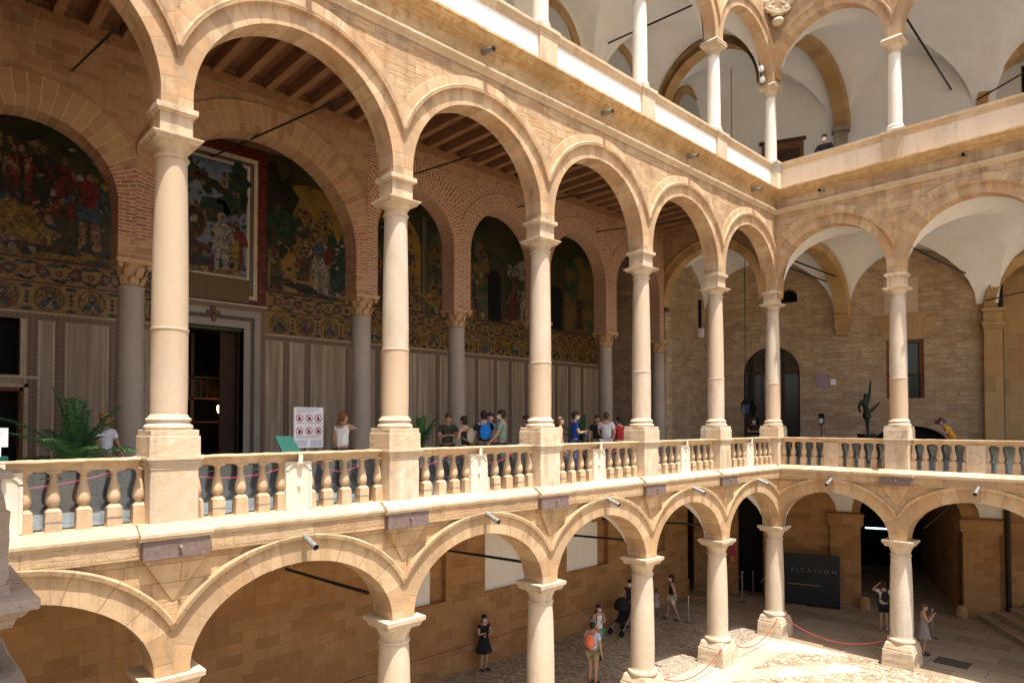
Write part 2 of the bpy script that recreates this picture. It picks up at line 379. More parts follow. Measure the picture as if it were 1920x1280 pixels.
# ---------------------------------------------------------------- arches
def round_curve(uc, a, b, z0, n=36):
    """offset curve of an elliptic arch: point(dr, t) with t in 0..n"""
    def pt(dr, i):
        th = pi * i / n
        return uc - (a + dr) * cos(th), z0 + (b + dr) * sin(th)
    return pt, n, lambda i: (a + b) / 2 * pi * i / n
def pointed_curve(uc, a, k, z0, n=36):
    Rr = a * k; c = Rr - a; tm = acos(c / Rr)
    def pt(dr, i):
        if i <= n // 2:
            th = tm * i / (n // 2); rr = Rr + dr
            tt = acos(min(1, c / rr)) * i / (n // 2)
            return uc + c - rr * cos(tt), z0 + rr * sin(tt)
        u, z = pt(dr, n - i)
        return 2 * uc - u, z
    return pt, n, lambda i: Rr * tm * 2 * i / n
def arch_ring(F, crv, uc, hb, zs, z0, prof, back, mb=None):
    """solid ring: prof = [(dr, n), ...] from the soffit's front edge outwards; clipped to the bay's half width hb"""
    mb = mb or MB(F)
    pt, n, al = crv
    pr = [(0, -back)] + ([(0, prof[0][1])] if prof[0][0] > 1e-6 else []) + list(prof) + [(prof[-1][0], -back)]
    rows = []
    lim = hb - .0004
    def at(dr, i, z=None):
        u, w = pt(dr, i)
        if z is not None: w = z
        return u, w
    seq = ([(0, zs)] if z0 - zs > .01 else []) + [(i, None) for i in range(n + 1)] + ([(n, zs)] if z0 - zs > .01 else [])
    for i, z in seq:
        L = al(i) + (0 if z is None else (-(z0 - zs) if i == 0 else (z0 - zs)))
        row = []; v = 0; last = None; cut = None
        for j, (dr, nn) in enumerate(pr):
            u, w = at(dr, i, z)
            if j == len(pr) - 1 and cut is not None: u, w, nn = cut[0], cut[1], -back
            elif cut is not None: u, w, nn = cut
            elif abs(u - uc) > lim:
                dp, np_ = pr[j-1]; up, wp = at(dp, i, z)
                t = (lim - abs(up - uc)) / max(1e-6, abs(u - uc) - abs(up - uc)); t = max(0, min(1, t))
                u, w, nn = up + (u - up)*t, wp + (w - wp)*t, np_ + (nn - np_)*t
                cut = (u, w, nn); dr = dp + (dr - dp)*t
            if last is not None: v += hypot(dr - last[0], nn - last[1])
            last = (dr, nn)
            row.append(((u, nn, w), (L, v)))
        rows.append(row)
    for a, b in zip(rows, rows[1:]):
        for j in range(len(pr) - 1):
            q = [a[j], b[j], b[j+1], a[j+1]]
            mb.face([x[0] for x in q], uv=[x[1] for x in q], sm=False)
    for row in (rows[0], rows[-1]):
        mb.face([x[0] for x in row], uv=[x[1] for x in row])
    return mb
def spandrel(F, crv, uc, hb0, hb1, zs, ztop, f, back, dr=.03, mb=None):
    """wall above an arch between uc-hb0 and uc+hb1"""
    mb = mb or MB(F)
    pt, n, al = crv
    P = []
    for i in range(n + 1):
        u, z = pt(dr, i); P.append((max(uc - hb0, min(uc + hb1, u)), z))
    P = [(P[0][0], zs)] + P + [(P[-1][0], zs)]
    if P[0][0] > uc - hb0 + 1e-3: P = [(uc - hb0, zs)] + P
    if P[-1][0] < uc + hb1 - 1e-3: P = P + [(uc + hb1, zs)]
    for (u0, z0), (u1, z1) in zip(P, P[1:]):
        if abs(u1 - u0) > 1e-4:
            for nn in (f, -back): mb.face([(u0, nn, z0), (u1, nn, z1), (u1, nn, ztop), (u0, nn, ztop)])
            mb.face([(u0, f, z0), (u1, f, z1), (u1, -back, z1), (u0, -back, z0)])
    return mb
def loft_rib(mb, e0, e1, zs, H, n=16):
    """band between two vault edges, each a pair of plan points"""
    def row(k):
        s = .5 - .5*cos(pi*k/n); z = zs + H*sqrt(max(0, 1 - (2*s - 1)**2))
        return [Vector((p[0] + (q[0] - p[0])*s, p[1] + (q[1] - p[1])*s, z)) for p, q in (e0, e1)]
    for k in range(n):
        a, c = row(k), row(k+1); mb.face([a[0], a[1], c[1], c[0]], raw=True, sm=True)
def groin(mb, q, zs, H, n=16):
    """cross vault over the quad q (four plan corners), springing at zs and rising H; zs may be per corner"""
    zc = zs if isinstance(zs, (list, tuple)) else [zs] * 4
    def pt(i, j):
        s, t = i / n, j / n
        w = [(1-s)*(1-t), s*(1-t), s*t, (1-s)*t]
        x = sum(a * p[0] for a, p in zip(w, q)); y = sum(a * p[1] for a, p in zip(w, q)); z = sum(a * b for a, b in zip(w, zc))
        u, v = 2*s - 1, 2*t - 1
        return Vector((x, y, z + H * max(sqrt(max(0, 1-u*u)), sqrt(max(0, 1-v*v)))))
    # finer sampling near the edges
    def wr(k): return .5 - .5 * cos(pi * k / n)
    def pp(i, j):
        s, t = wr(i) * n, wr(j) * n
        return pt(s, t)
    for i in range(n):
        for j in range(n):
            c = [pp(i,j), pp(i+1,j), pp(i+1,j+1), pp(i,j+1)]
            u = abs(2*wr(i+.5) - 1) - abs(2*wr(j+.5) - 1)
            if abs(i - j) < 1e-9: mb.face([c[0], c[1], c[2]], raw=True, sm=True); mb.face([c[0], c[2], c[3]], raw=True, sm=True)
            elif i + j == n - 1: mb.face([c[0], c[1], c[3]], raw=True, sm=True); mb.face([c[1], c[2], c[3]], raw=True, sm=True)
            else: mb.face(c, raw=True, sm=True)
    return mb
# ---------------------------------------------------------------- ground and floors
def pebble_mat():
    m, t = newmat('pebble_ground')
    P = t.pos()
    v = t.n('ShaderNodeTexVoronoi', Vector=P, Scale=7.5); v2 = t.n('ShaderNodeTexVoronoi', {'feature': 'DISTANCE_TO_EDGE'}, Vector=P, Scale=7.5)
    big = t.noise(P, .5, 4)
    c = t.ramp(t.n('ShaderNodeSeparateXYZ', Vector=v.outputs['Color']).outputs[0], [(0, (.20, .14, .085)), (.35, (.36, .28, .19)), (.7, (.48, .40, .29)), (1, (.62, .55, .44))])
    edge = t.ramp(v2.outputs[0], [(.0, (1, 1, 1)), (.16, (0, 0, 0))])
    c = t.mix(t.math('MULTIPLY', edge, .8), c, (.22, .145, .075))
    c = t.mix(t.math('MULTIPLY', t.ramp(big, [(.45, (0, 0, 0)), (.62, (1, 1, 1))]), .45), c, (.44, .36, .26))
    h = t.math('SUBTRACT', 1.0, edge)
    t.bsdf(c, .85, t.bump(h, .7, .03), spec=.2)
    return m
def cobble_mat():
    m, t = newmat('dark_cobbles')
    P = t.pos()
    v = t.n('ShaderNodeTexVoronoi', Vector=P, Scale=11.0); v2 = t.n('ShaderNodeTexVoronoi', {'feature': 'DISTANCE_TO_EDGE'}, Vector=P, Scale=11.0)
    big = t.noise(P, .8, 5)
    c = t.ramp(t.n('ShaderNodeSeparateXYZ', Vector=v.outputs['Color']).outputs[0], [(0, (.18, .14, .10)), (.5, (.33, .27, .20)), (1, (.50, .42, .33))])
    edge = t.ramp(v2.outputs[0], [(.0, (1, 1, 1)), (.15, (0, 0, 0))])
    c = t.mix(t.math('MULTIPLY', edge, .7), c, (.17, .13, .09))
    c = t.mix(t.math('MULTIPLY', t.ramp(big, [(.4, (0, 0, 0)), (.65, (1, 1, 1))]), .6), c, (.36, .295, .22))
    t.bsdf(c, .7, t.bump(t.math('SUBTRACT', 1.0, edge), .6, .03), spec=.3)
    return m
def flag_mat(name, base, bw, bh, mortar):
    return stone(name, base, (bw, bh), mortar=mortar, msize=.012, pits=.25, var=.16, fine=.3, bump=.3, rough=.75)
M_PEB = pebble_mat(); M_COB = cobble_mat()
M_FLAG = flag_mat('worn_flagstone', (.33, .265, .19), 1.5, .8, (.16, .12, .08))
M_STRIP = flag_mat('pale_paving_strip', (.50, .43, .33), 1.7, 1.0, (.36, .29, .2))
M_LOGF = flag_mat('loggia_floor_marble', (.46, .44, .41), .8, .8, (.28, .25, .2))

def slab(name, pts, z0, z1, mat, bevel=0):
    b = MB(); n = len(pts)
    b.face([(x, y, z1) for x, y in pts]); b.face([(x, y, z0) for x, y in pts[::-1]])
    for i in range(n):
        (x0, y0), (x1, y1) = pts[i], pts[(i+1) % n]
        b.face([(x0,y0,z0),(x1,y1,z0),(x1,y1,z1),(x0,y0,z1)])
    return struct(b.build(name, mat, bevel=bevel))
gb = MB(); gb.face([(-140, -140, G), (160, -140, G), (160, 160, G), (-140, 160, G)])
struct(gb.build('ground', M_PEB))
def sheet(name, pts, dz, mat):
    b = MB(); b.face([(x, y, G + dz) for x, y in pts]); return struct(b.build(name, mat))
sheet('cobbled_portico_floor', [(-4.8, -6), (-.25, -6), (-.25, 22.9), (-4.8, 22.9)], .004, M_COB)
sheet('flagstone_portico_floor', [(-.25, 22.9), (-4.8, 22.9), (-9, 24), (-9, 34), (16, 40), (16, 22.3), (-.25, 22.3)], .006, M_FLAG)
sheet('paving_strip', [(-.25, -6), (1.0, -6), (1.0, 21.35), (-.25, 22.3)], .005, M_STRIP)
sheet('paving_strip', [(-.25, 22.3), (1.0, 21.35), (1.9, 21.7), (2.6, 22.3)], .005, M_STRIP)
d = [(2.6, 21.35), (3.5, 21.35), (1.0, 17.6), (1.0, 18.9)]
sheet('paving_strip', [d[0], d[1], d[2], d[3]], .0045, M_STRIP)
sheet('paving_strip', [(7.0, 21.35), (7.9, 21.35), (1.0, 11.0), (1.0, 12.3)], .0045, M_STRIP)
mh = MB().box((4.55, 23.55, G+.008), (5.45, 24.25, G+.02)); tag(mh.build('drain_cover', plain('drain_iron', (.10, .085, .07), .7, .3), bevel=.004), 'grey rectangular drain cover set in the flagstones of the right portico', 'drain cover')

# loggia floor slabs
slab('loggia_floor', [(-12, -6), (.1, -6), (.1, 22.6), (-.02, 36), (-12, 36)], -1.72, FL0, M_LOGF)
slab('far_loggia_floor', [(-.019, 22.6), (16, 22.6), (16, 36), (-.019, 36)], -1.722, FL0 - .002, M_LOGF)
slab('upper_floor', [(-12, -6), (.15, -6), (.15, 22.55), (-.02, 36), (-12, 36)], 7.86, 7.97, M_PLASTER)
slab('far_upper_floor', [(-.019, 22.55), (16, 22.55), (16, 36), (-.019, 36)], 7.862, 7.968, M_PLASTER)

# ---------------------------------------------------------------- facades
MID = [(.29, .24), (.30, .315), (.36, .325), (.385, .275), (.56, .27), (.57, .24)]
LOWP = [(.36, .30), (.37, .36), (.43, .375), (.455, .36), (.46, .29)]
UPP = [(.26, .20), (.27, .26), (.33, .27), (.35, .225), (.46, .22), (.465, .19)]
AM, AL_, AU = 1.742, 1.73, 1.745
UFW = lambda wing: (YS if wing == 'L' else 0.0)
def wing(wingname, F, n0, n1, pitch, u_start, side):
    """three storeys of arcade; bays n0..n1-1 between column axes u_start + pitch*k"""
    us = lambda k: u_start + pitch * k
    left = wingname == 'left'
    end_lo = us(n0) if left else (lambda n: n)
    end_hi = (lambda n: YC - n) if left else us(n1)
    mf = M_FACADE if left else M_FACADER
    # lower storey
    lw = thing('arcade_wall', f'sandstone wall of the lowest arches along the {side} side, under the balustrade', 'arcade wall', F(us(max(n0, 0)), 0, -3.57))
    sp = MB(F)
    for k in range(n0, n1):
        uc = us(k) + pitch/2; a = AL_ + (pitch - BL)/2
        c = round_curve(uc, a, 1.31, -3.57)
        o = arch_ring(F, c, uc, pitch/2, -3.57, -3.57, LOWP, .30).build('arch', M_LOWV, lw, rough=.008)
        spandrel(F, c, uc, pitch/2, pitch/2, -3.565, -1.62, .28, .28, mb=sp)
    sp.build('spandrel', M_LOWF, lw)
    fa = MB(F).extrude([(-.2, -1.885), (.345, -1.885), (.365, -1.87), (.365, -1.63), (-.2, -1.63)], end_lo, end_hi, seg=.12); fa.build('fascia', M_ROUGH, lw, rough=.009)
    cp = [(-.25, -1.628), (.368, -1.628), (.375, -1.60), (.385, -1.585), (.408, -1.575), (.41, -1.535), (.375, -1.52), (.36, -1.495), (.30, -1.475), (.24, -1.425), (-.25, -1.425)]
    MB(F).extrude(cp, end_lo, end_hi, seg=.09).build('ledge', M_SLAB, lw, rough=.008)
    # middle storey
    mw = thing('arcade_wall', f'sandstone wall of the tall round arches along the {side} side, below the white parapet', 'arcade wall', F(us(max(n0, 0)), 0, 4.6))
    sp = MB(F)
    for k in range(n0, n1):
        uc = us(k) + pitch/2; a = AM + (pitch - BL)/2
        c = round_curve(uc, a, a, 4.76)
        arch_ring(F, c, uc, pitch/2, 4.6, 4.76, MID, .25).build('arch', M_VOUSS, mw, rough=.007)
        spandrel(F, c, uc, pitch/2, pitch/2, 4.605, 7.24, .235, .24, mb=sp)
    sp.build('spandrel', mf, mw)
    st = [(-.2, 7.22), (.25, 7.22), (.28, 7.27), (.33, 7.30), (.355, 7.33), (.355, 7.375), (.24, 7.40), (-.2, 7.40)]
    MB(F).extrude(st, end_lo, end_hi, seg=.1).build('string_course', M_PALE, mw, rough=.008)
    MB(F).extrude([(-.24, 7.40), (.24, 7.40), (.24, 7.76), (-.24, 7.76)], end_lo, end_hi).build('frieze', M_CORN if left else M_FACADER, mw)
    co = [(-.2, 7.75), (.25, 7.75), (.29, 7.79), (.33, 7.80), (.34, 7.83), (.40, 7.86), (.46, 7.92), (.49, 7.96), (.52, 7.97), (.52, 8.02), (.12, 8.05), (-.2, 8.05)]
    MB(F).extrude(co, end_lo, end_hi, seg=.12).build('cornice', M_CORN, mw, rough=.008)
    # parapet of the top storey
    pw = thing('parapet', f'{"white" if left else "bounce-tinted peach"} plastered parapet with stone coping along the {side} side of the top floor', 'parapet', F(us(max(n0, 0)), 0, 8.03))
    MB(F).extrude([(-.12, 8.04), (.225, 8.04), (.225, 8.77), (-.12, 8.77)], end_lo, end_hi).build('panel', M_PANEL if left else M_PANELR, pw)
    MB(F).extrude([(-.15, 8.74), (.235, 8.74), (.245, 8.79), (.265, 8.81), (.27, 8.87), (.305, 8.91), (.305, 8.98), (-.18, 8.98)], end_lo, end_hi, seg=.12).build('coping', M_SLAB, pw, rough=.006)
    if not left: MB(F).extrude([(.2, 8.045), (.29, 8.045), (.26, 8.12), (.2, 8.13)], end_lo, end_hi).build('base_moulding', M_SLAB, pw)
    # top storey
    uw = thing('arcade_wall', f'sandstone wall of the top floor arches along the {side} side, under the roof', 'arcade wall', F(us(max(n0, 0)), 0, 11.95))
    sp = MB(F)
    for k in range(n0, n1):
        uc = us(k) + pitch/2; a = AU + (pitch - BL)/2
        c = round_curve(uc, a, a, 11.98)
        arch_ring(F, c, uc, pitch/2, 11.92, 11.98, UPP, .20).build('arch', M_VOUSS, uw, merge=False)
        spandrel(F, c, uc, pitch/2, pitch/2, 11.925, 15.6, .19, .19, mb=sp)
    sp.build('spandrel', mf, uw)
    return us
usL = wing('left', FL, -1, 5, BL, YS, 'left')
usR = wing('right', FR, 0, 4, BR, 0.0, 'far')
rb = MB().box((-12, -6, 15.6), (.45, 22.3, 15.85)); tag(rb.build('roof', M_BROWNST), 'roof slab over the left side of the courtyard', 'roof')
rb = MB().box((-12, 22.3, 15.601), (16, 40, 15.851)); tag(rb.build('roof', M_BROWNST), 'roof slab over the far side of the courtyard', 'roof')

# ---------------------------------------------------------------- columns
ordn = ['first', 'second', 'third', 'fourth', 'fifth', 'sixth']
def mid_column(F, u, label, shaft, lower):
    x, y, _ = F(u, 0, 0)
    t = thing('column', label, 'column', (x, y, FL0), 'columns of the middle floor')
    p = MB().taper(x, y, -1.44, -.64, .325, .322)
    p.build('pedestal', M_PALE, t, bevel=.012, cuts=5, rough=.007)
    cap = MB(); 
    for a, z0, z1 in ((.332, -.66, -.62), (.342, -.62, -.585), (.352, -.585, -.53), (.375, -.53, -.485)): cap.taper(x, y, z0, z1, a, a)
    cap.build('pedestal_cap', M_PALE, t, bevel=.006, cuts=4, rough=.007)
    q = MB().taper(x, y, -.487, -.185, .345, .342).taper(x, y, -.186, -.10, .325, .325); q.build('plinth_block', M_PALE, t, bevel=.01, cuts=4, rough=.007)
    pr = [(.31, -.10), (.325, -.085), (.33, -.06), (.32, -.035), (.305, -.025), (.295, -.015), (.28, .01), (.285, .02), (.30, .03), (.305, .05), (.295, .07), (.275, .08), (.268, .09), (.268, .105), (.25, .115), (.245, .14)]
    MB().lathe(pr, x, y, 40).build('base', M_PALE, t)
    MB().lathe([(.247, .14), (.252, .5), (.25, 1.30), (.255, 1.35), (.262, 1.355), (.262, 1.375), (.25, 1.38)], x, y, 40).build('lower_drum', lower, t)
    MB().lathe([(.246, 1.38), (.247, 1.7), (.24, 2.4), (.226, 3.2), (.212, 3.86)], x, y, 40).build('shaft', shaft, t)
    ca = MB().lathe([(.212, 3.86), (.232, 3.865), (.24, 3.88), (.24, 3.895), (.228, 3.91), (.213, 3.915), (.211, 3.97), (.222, 3.985), (.225, 3.99), (.252, 4.03), (.275, 4.065), (.285, 4.085)], x, y, 40)
    ca.taper(x, y, 4.08, 4.115, .295, .30).taper(x, y, 4.115, 4.14, .31, .335).taper(x, y, 4.14, 4.16, .342, .342)
    ca.build('capital', M_PALE, t, rough=.004)
    im = MB().taper(x, y, 4.16, 4.485, .226, .226).taper(x, y, 4.485, 4.515, .24, .265).taper(x, y, 4.515, 4.60, .285, .285)
    im.build('impost_block', M_PALE, t, bevel=.006, cuts=3, rough=.006)
    return t
def low_column(F, u, label):
    x, y, _ = F(u, 0, 0)
    t = thing('column', label, 'column', (x, y, G), 'columns of the ground floor')
    b = MB().taper(x, y, G - .02, -6.86, .46, .43).taper(x, y, -6.86, -6.655, .425, .36)
    b.build('pedestal', M_PALE, t, bevel=.03, cuts=4, rough=.018)
    MB().lathe([(.37, -6.655), (.395, -6.63), (.40, -6.59), (.385, -6.55), (.36, -6.535), (.335, -6.525), (.325, -6.50), (.32, -6.47)], x, y, 40).build('base', M_PALE, t)
    MB().lathe([(.312, -6.47), (.316, -6.0), (.31, -5.3), (.292, -4.5), (.27, -4.06)], x, y, 40).build('shaft', M_LOWCOL, t)
    ca = MB().lathe([(.268, -4.06), (.29, -4.05), (.295, -4.02), (.285, -4.0), (.268, -3.995), (.268, -3.91), (.285, -3.89), (.30, -3.84), (.335, -3.77), (.35, -3.75)], x, y, 40)
    ca.taper(x, y, -3.755, -3.70, .345, .365).taper(x, y, -3.70, -3.655, .36, .40).taper(x, y, -3.65, -3.575, .415, .42)
    ca.build('capital', M_PALE, t, rough=.005)
    return t
def up_column(F, u, label):
    x, y, _ = F(u, 0, 0)
    t = thing('column', label, 'column', (x, y, 8.03), 'columns of the top floor')
    MB().taper(x, y, 8.052, 8.90, .29, .288).taper(x, y, 8.75, 8.80, .295, .305).taper(x, y, 8.84, 8.90, .30, .32).taper(x, y, 8.90, 8.995, .345, .345).build('pedestal', M_PALE, t, bevel=.006)
    MB().lathe([(.27, 8.995), (.285, 9.02), (.28, 9.06), (.25, 9.08), (.235, 9.11), (.24, 9.13), (.25, 9.16), (.235, 9.19), (.215, 9.20), (.205, 9.25)], x, y, 36).build('base', M_WHITECOL, t)
    MB().lathe([(.198, 9.25), (.2, 9.9), (.19, 10.8), (.172, 11.45)], x, y, 36).build('shaft', M_WHITECOL, t)
    ca = MB().lathe([(.172, 11.45), (.195, 11.455), (.2, 11.48), (.19, 11.50), (.172, 11.505), (.172, 11.56), (.19, 11.58), (.235, 11.66), (.25, 11.70)], x, y, 36)
    ca.taper(x, y, 11.70, 11.76, .25, .28).taper(x, y, 11.76, 11.84, .30, .305).taper(x, y, 11.84, 11.921, .315, .27)
    ca.build('capital', M_PALE, t)
    return t
mid0 = mid_column(FL, YS, 'thick near column with white shaft, closest of the middle floor on the left side', M_SHAFT, M_SHAFTL)
low0 = low_column(FL, YS, 'ground floor column on the left side cut off at the bottom left of the photo')
up0 = up_column(FL, YS, 'top floor column above the near thick column, at the upper edge')
note_kids()
kw = ['second', 'third', 'fourth', 'fifth']
tells = ['beside the woman in the white top', 'beside the man in the green shirt', 'right of the visitor in red', 'with the lantern hanging behind it']
ltells = ['left of the woman in the black dress', 'left of the man with the orange bag', 'right of the stroller', 'where the red rope from the corner pillar ends']
for k in range(1, 5):
    y = usL(k)
    dup(mid0, (0, y, FL0), f'{kw[k-1]} middle floor column from the left, {tells[k-1]}')
    dup(low0, (0, y, G), f'{kw[k-1]} ground floor column from the left, {ltells[k-1]}')
    dup(up0, (0, y, 8.03), f'{kw[k-1]} top floor column from the left on the white parapet')
dup(mid0, (0, YC, FL0), 'slim corner column of the middle floor in front of the arched glass door')
dup(low0, (0, YC, G), 'corner column of the ground floor in front of the black board')
dup(up0, (0, YC, 8.03), 'corner column of the top floor behind the small louvred box')
R1m = dup(mid0, (BR, YC, FL0), 'middle floor column of the far side beside the bronze figure')
R1l = dup(low0, (BR, YC, G), 'ground floor column of the far side between two visitors taking photos')
R1u = dup(up0, (BR, YC, 8.03), 'top floor column of the far side right of the man in the dark suit')
for k in (2,):
    dup(mid0, (BR*k, YC, FL0), 'middle floor column of the far side at the right edge')
    dup(low0, (BR*k, YC, G), 'ground floor column of the far side at the right edge')
    dup(up0, (BR*k, YC, 8.03), 'top floor column of the far side at the right edge')
dup(mid0, (0, usL(-1), FL0), 'middle floor column left of the picture on the left side')
dup(low0, (0, usL(-1), G), 'ground floor column left of the picture on the left side')
dup(up0, (0, usL(-1), 8.03), 'top floor column left of the picture on the left side')

# ---------------------------------------------------------------- balustrades, plaques, pipes
def baluster_mb(x, y):
    b = MB()
    b.taper(x, y, -1.427, -1.41, .098, .098).taper(x, y, -1.41, -1.165, .092, .09).taper(x, y, -1.165, -1.12, .092, .058)
    b.lathe([(.055, -1.125), (.058, -1.11), (.05, -1.10), (.075, -1.075), (.087, -1.04), (.088, -1.0), (.08, -.94), (.062, -.86), (.044, -.79), (.038, -.75), (.046, -.735), (.046, -.725), (.038, -.715), (.045, -.68), (.068, -.655)], x, y, 18)
    b.taper(x, y, -.66, -.628, .08, .085)
    return b
bal_proto = None
def balustrade(F, u0, u1, label, shield):
    um = (u0 + u1) / 2
    t = thing('balustrade', label, 'balustrade', F(um, 0, FL0), 'balustrade bays of the middle floor')
    rp = [(-.15, -.635), (.075, -.635), (.09, -.60), (.105, -.575), (.115, -.548), (.13, -.535), (.19, -.525), (.205, -.506), (.198, -.487), (-.15, -.487)]
    MB(F).extrude(rp, u0 + .41, u1 - .41, seg=.06).build('handrail', M_RAIL, t, rough=.010)
    x, y, _ = F(um, .0, 0)
    h = (u1 - u0) / 2
    ob = MB(F).box((um - .225, -.09, -1.43), (um + .225, .125, -.632)).build('panel', M_PALE if shield else M_WHITEPAN, t, bevel=.006, cuts=4, rough=.006)
    if shield:
        rel = MB(F)
        n = 24
        prof = [(.165, .124), (.16, .15), (.13, .15), (.12, .135), (.06, .15), (0, .16)]
        for (r0, n0), (r1, n1) in zip(prof, prof[1:]):
            for i in range(n):
                a, b = 2*pi*i/n, 2*pi*(i+1)/n
                rel.face([(um + r0*cos(a), n0, -1.05 + 1.25*r0*sin(a)), (um + r0*cos(b), n0, -1.05 + 1.25*r0*sin(b)), (um + r1*cos(b), n1, -1.05 + 1.25*r1*sin(b)), (um + r1*cos(a), n1, -1.05 + 1.25*r1*sin(a))], sm=True)
        rel.build('shield_relief', M_PALE, ob)
    else:
        fr = MB(F)      # raised round-headed frame and a worn stud
        for s in (-1, 1): fr.box((um + s*.205 - .02, .124, -1.4), (um + s*.205 + .02, .143, -.78))
        c = round_curve(um, .185, .13, -.80, 12)
        arch_ring(F, c, um, .225, -.80, -.80, [(.04, .143)], -.124, mb=fr)
        fr.box((um - .045, .126, -.70), (um + .045, .175, -.635)); fr.box((um - .035, .175, -.665), (um + .035, .20, -.485))
        wx, wy, wz = F(um, .13, -1.03); fr.ball((wx, wy, wz), (.035, .035, .055), 10, 6)
        fr.build('raised_frame', M_WHITEPAN, ob)
    for s in (-1, 1):
        for d in (.245, .56, .91, 1.265, 1.585):
            pos = F(um + s * d * h / 1.962, 0, FL0)
            global bal_proto
            if bal_proto is None:
                bal_proto = baluster_mb(pos[0], pos[1]).build('baluster', M_BAL, t, at=pos, rough=.004)
            else:
                c = bal_proto.copy(); COL.objects.link(c); c.parent = t; c.location = Vector(pos) - WLOC[t.name]; c.rotation_euler = (R.gauss(0, .006), R.gauss(0, .006), R.gauss(0, .05) + pi/2*R.randrange(4))
    for s in (-1, 1):
        for d in (.56, 1.265):
            uu = um + s*d
            MB(F).tube([(uu - .12, -.12, -.74), (uu + .12, -.12, -.74)], .006, 5).build('glass_clamp', M_STEEL, t)
            MB(F).box((uu - .097, -.097, -1.30), (uu + .097, .097, -1.285)).build('wire_band', M_STEEL, t)
    return t
btells = ['left edge bay, beside the palm', 'bay in front of the notice with round symbols', 'bay in front of the couple and the man in green', 'bay in front of the visitor in blue', 'bay left of the lantern', 'bay at the corner']
bts = []
for k in range(-1, 5):
    bts.append(balustrade(FL, usL(k), usL(k+1), f'balustrade with pear shaped balusters, {btells[k+1]}', False))
bts.append(balustrade(FR, 0, BR, 'stone balustrade of the far side in front of the bronze figure', True))
bts.append(balustrade(FR, BR, 2*BR, 'stone balustrade of the far side in front of the bending visitor in yellow', True))
# glass behind the balusters
def glass_mat():
    m, t = newmat('bluish_glass')
    tr = t.n('ShaderNodeBsdfTransparent', Color=(.62, .70, .76, 1)); gl = t.n('ShaderNodeBsdfGlossy', Color=(.8, .9, 1, 1), Roughness=.08)
    df = t.n('ShaderNodeBsdfDiffuse', Color=(.45, .5, .55, 1))
    s1 = t.n('ShaderNodeMixShader', i0=.10, i1=tr, i2=gl); s2 = t.n('ShaderNodeMixShader', i0=.05, i1=s1, i2=df)
    t.t.links.new(s2.outputs[0], t.out.inputs[0]); return m
M_GLASS = glass_mat()
gtell = ['at the palm', 'at the notice board', 'at the couple', 'at the visitor in blue', 'near the lantern', 'at the corner']
for k in range(-1, 5):
    g = MB(FL).box((usL(k) + .36, -.135, -1.42), (usL(k+1) - .36, -.125, -.66))
    tag(g.build('glass_panel', M_GLASS), f'clear safety glass behind the left side balusters {gtell[k+1]}', 'glass panel', 'glass panels behind the balusters')
for k in range(2):
    g = MB(FR).box((k*BR + .36, -.135, -1.42), (k*BR + BR - .36, -.125, -.66))
    tag(g.build('glass_panel', M_GLASS), f'clear safety glass behind the far side balusters at the {["bronze figure", "visitor in yellow"][k]}', 'glass panel', 'glass panels behind the balusters')

def plaque(F, u, label):
    t = thing('metal_box', label, 'box', F(u, .45, -1.89), 'metal boxes under the pedestals')
    e = .44
    MB(F).extrude([(.20, -1.63), (.46, -1.63), (.47, -1.60), (.485, -1.585), (.51, -1.575), (.512, -1.533), (.475, -1.518), (.46, -1.49), (.40, -1.47), (.335, -1.41), (.20, -1.41)], u - e - .04, u + e + .04, seg=.09).build('ledge_break', M_SLAB, t, rough=.008)
    MB(F).box((u - e, .30, -1.895), (u + e, .472, -1.632)).build('casing', M_BOXPL, t, bevel=.008)
    MB(F).tube([(u + .03, .46, -1.74), (u + .03, .53, -1.73), (u + .03, .535, -1.75)], .022, 8).build('spout', M_BOXPL, t)
    pd = MB(F); a = [(u - e + .02, .28, -1.896), (u + e - .02, .28, -1.896), (u + e - .02, .42, -1.896), (u - e + .02, .42, -1.896)]; ap = (u, .285, -2.54)
    pd.face(a); pd.face([a[2], a[3], ap]); pd.face([a[3], a[0], ap]); pd.face([a[1], a[2], ap]); pd.face([a[0], a[1], ap])
    pd.build('pendant_bracket', M_LOWF, t)
pt_ = ['largest, under the thick near column', 'second from the left', 'third from the left', 'fourth from the left', 'fifth from the left']
for k in range(0, 5): plaque(FL, usL(k), f'purple brown metal box on the left side ledge, {pt_[k]}')
plaque(FR, BR, 'purple brown metal box on the far side ledge, right of the corner')

def pipe(F, u, z, n0, L, drop, r, label, grp):
    b = MB(F); b.tube([(u, n0, z), (u + .0, n0 + L, z - drop)], r, 14, cap=False); b.tube([(u, n0 + L, z - drop), (u, n0, z)], r * .8, 14, cap=False)
    b.tube([(u, n0 + .0, z), (u, n0 + .012, z)], r * .82, 14)
    o = b.build('drain_pipe', M_PIPE, merge=False)
    tag(o, label, 'drain pipe', grp)
for k in range(0, 5):
    pipe(FL, usL(k) + BL/2, -1.83, .34, .40, .14, .05, f'zinc drain pipe over the {ordn[k]} lower arch from the left', 'drain pipes under the ledge')
for k in range(0, 2):
    pipe(FR, k*BR + BR/2 + .1, -1.80, .34, .46, .17, .052, f'zinc drain pipe on the far side over the {["lower arch with the black board", "lower arch at the right edge"][k]}', 'drain pipes under the ledge')
for k in range(0, 5):
    pipe(FL, usL(k) + BL/2, 7.68, .22, .36, .05, .055, f'short drain pipe below the white parapet over the {ordn[k]} tall arch from the left', 'drain pipes under the parapet')
for k in range(0, 2):
    pipe(FR, k*BR + BR/2 - .1, 7.68, .22, .36, .08, .055, f'short drain pipe below the far parapet over the {ordn[k]} tall arch from the corner', 'drain pipes under the parapet')
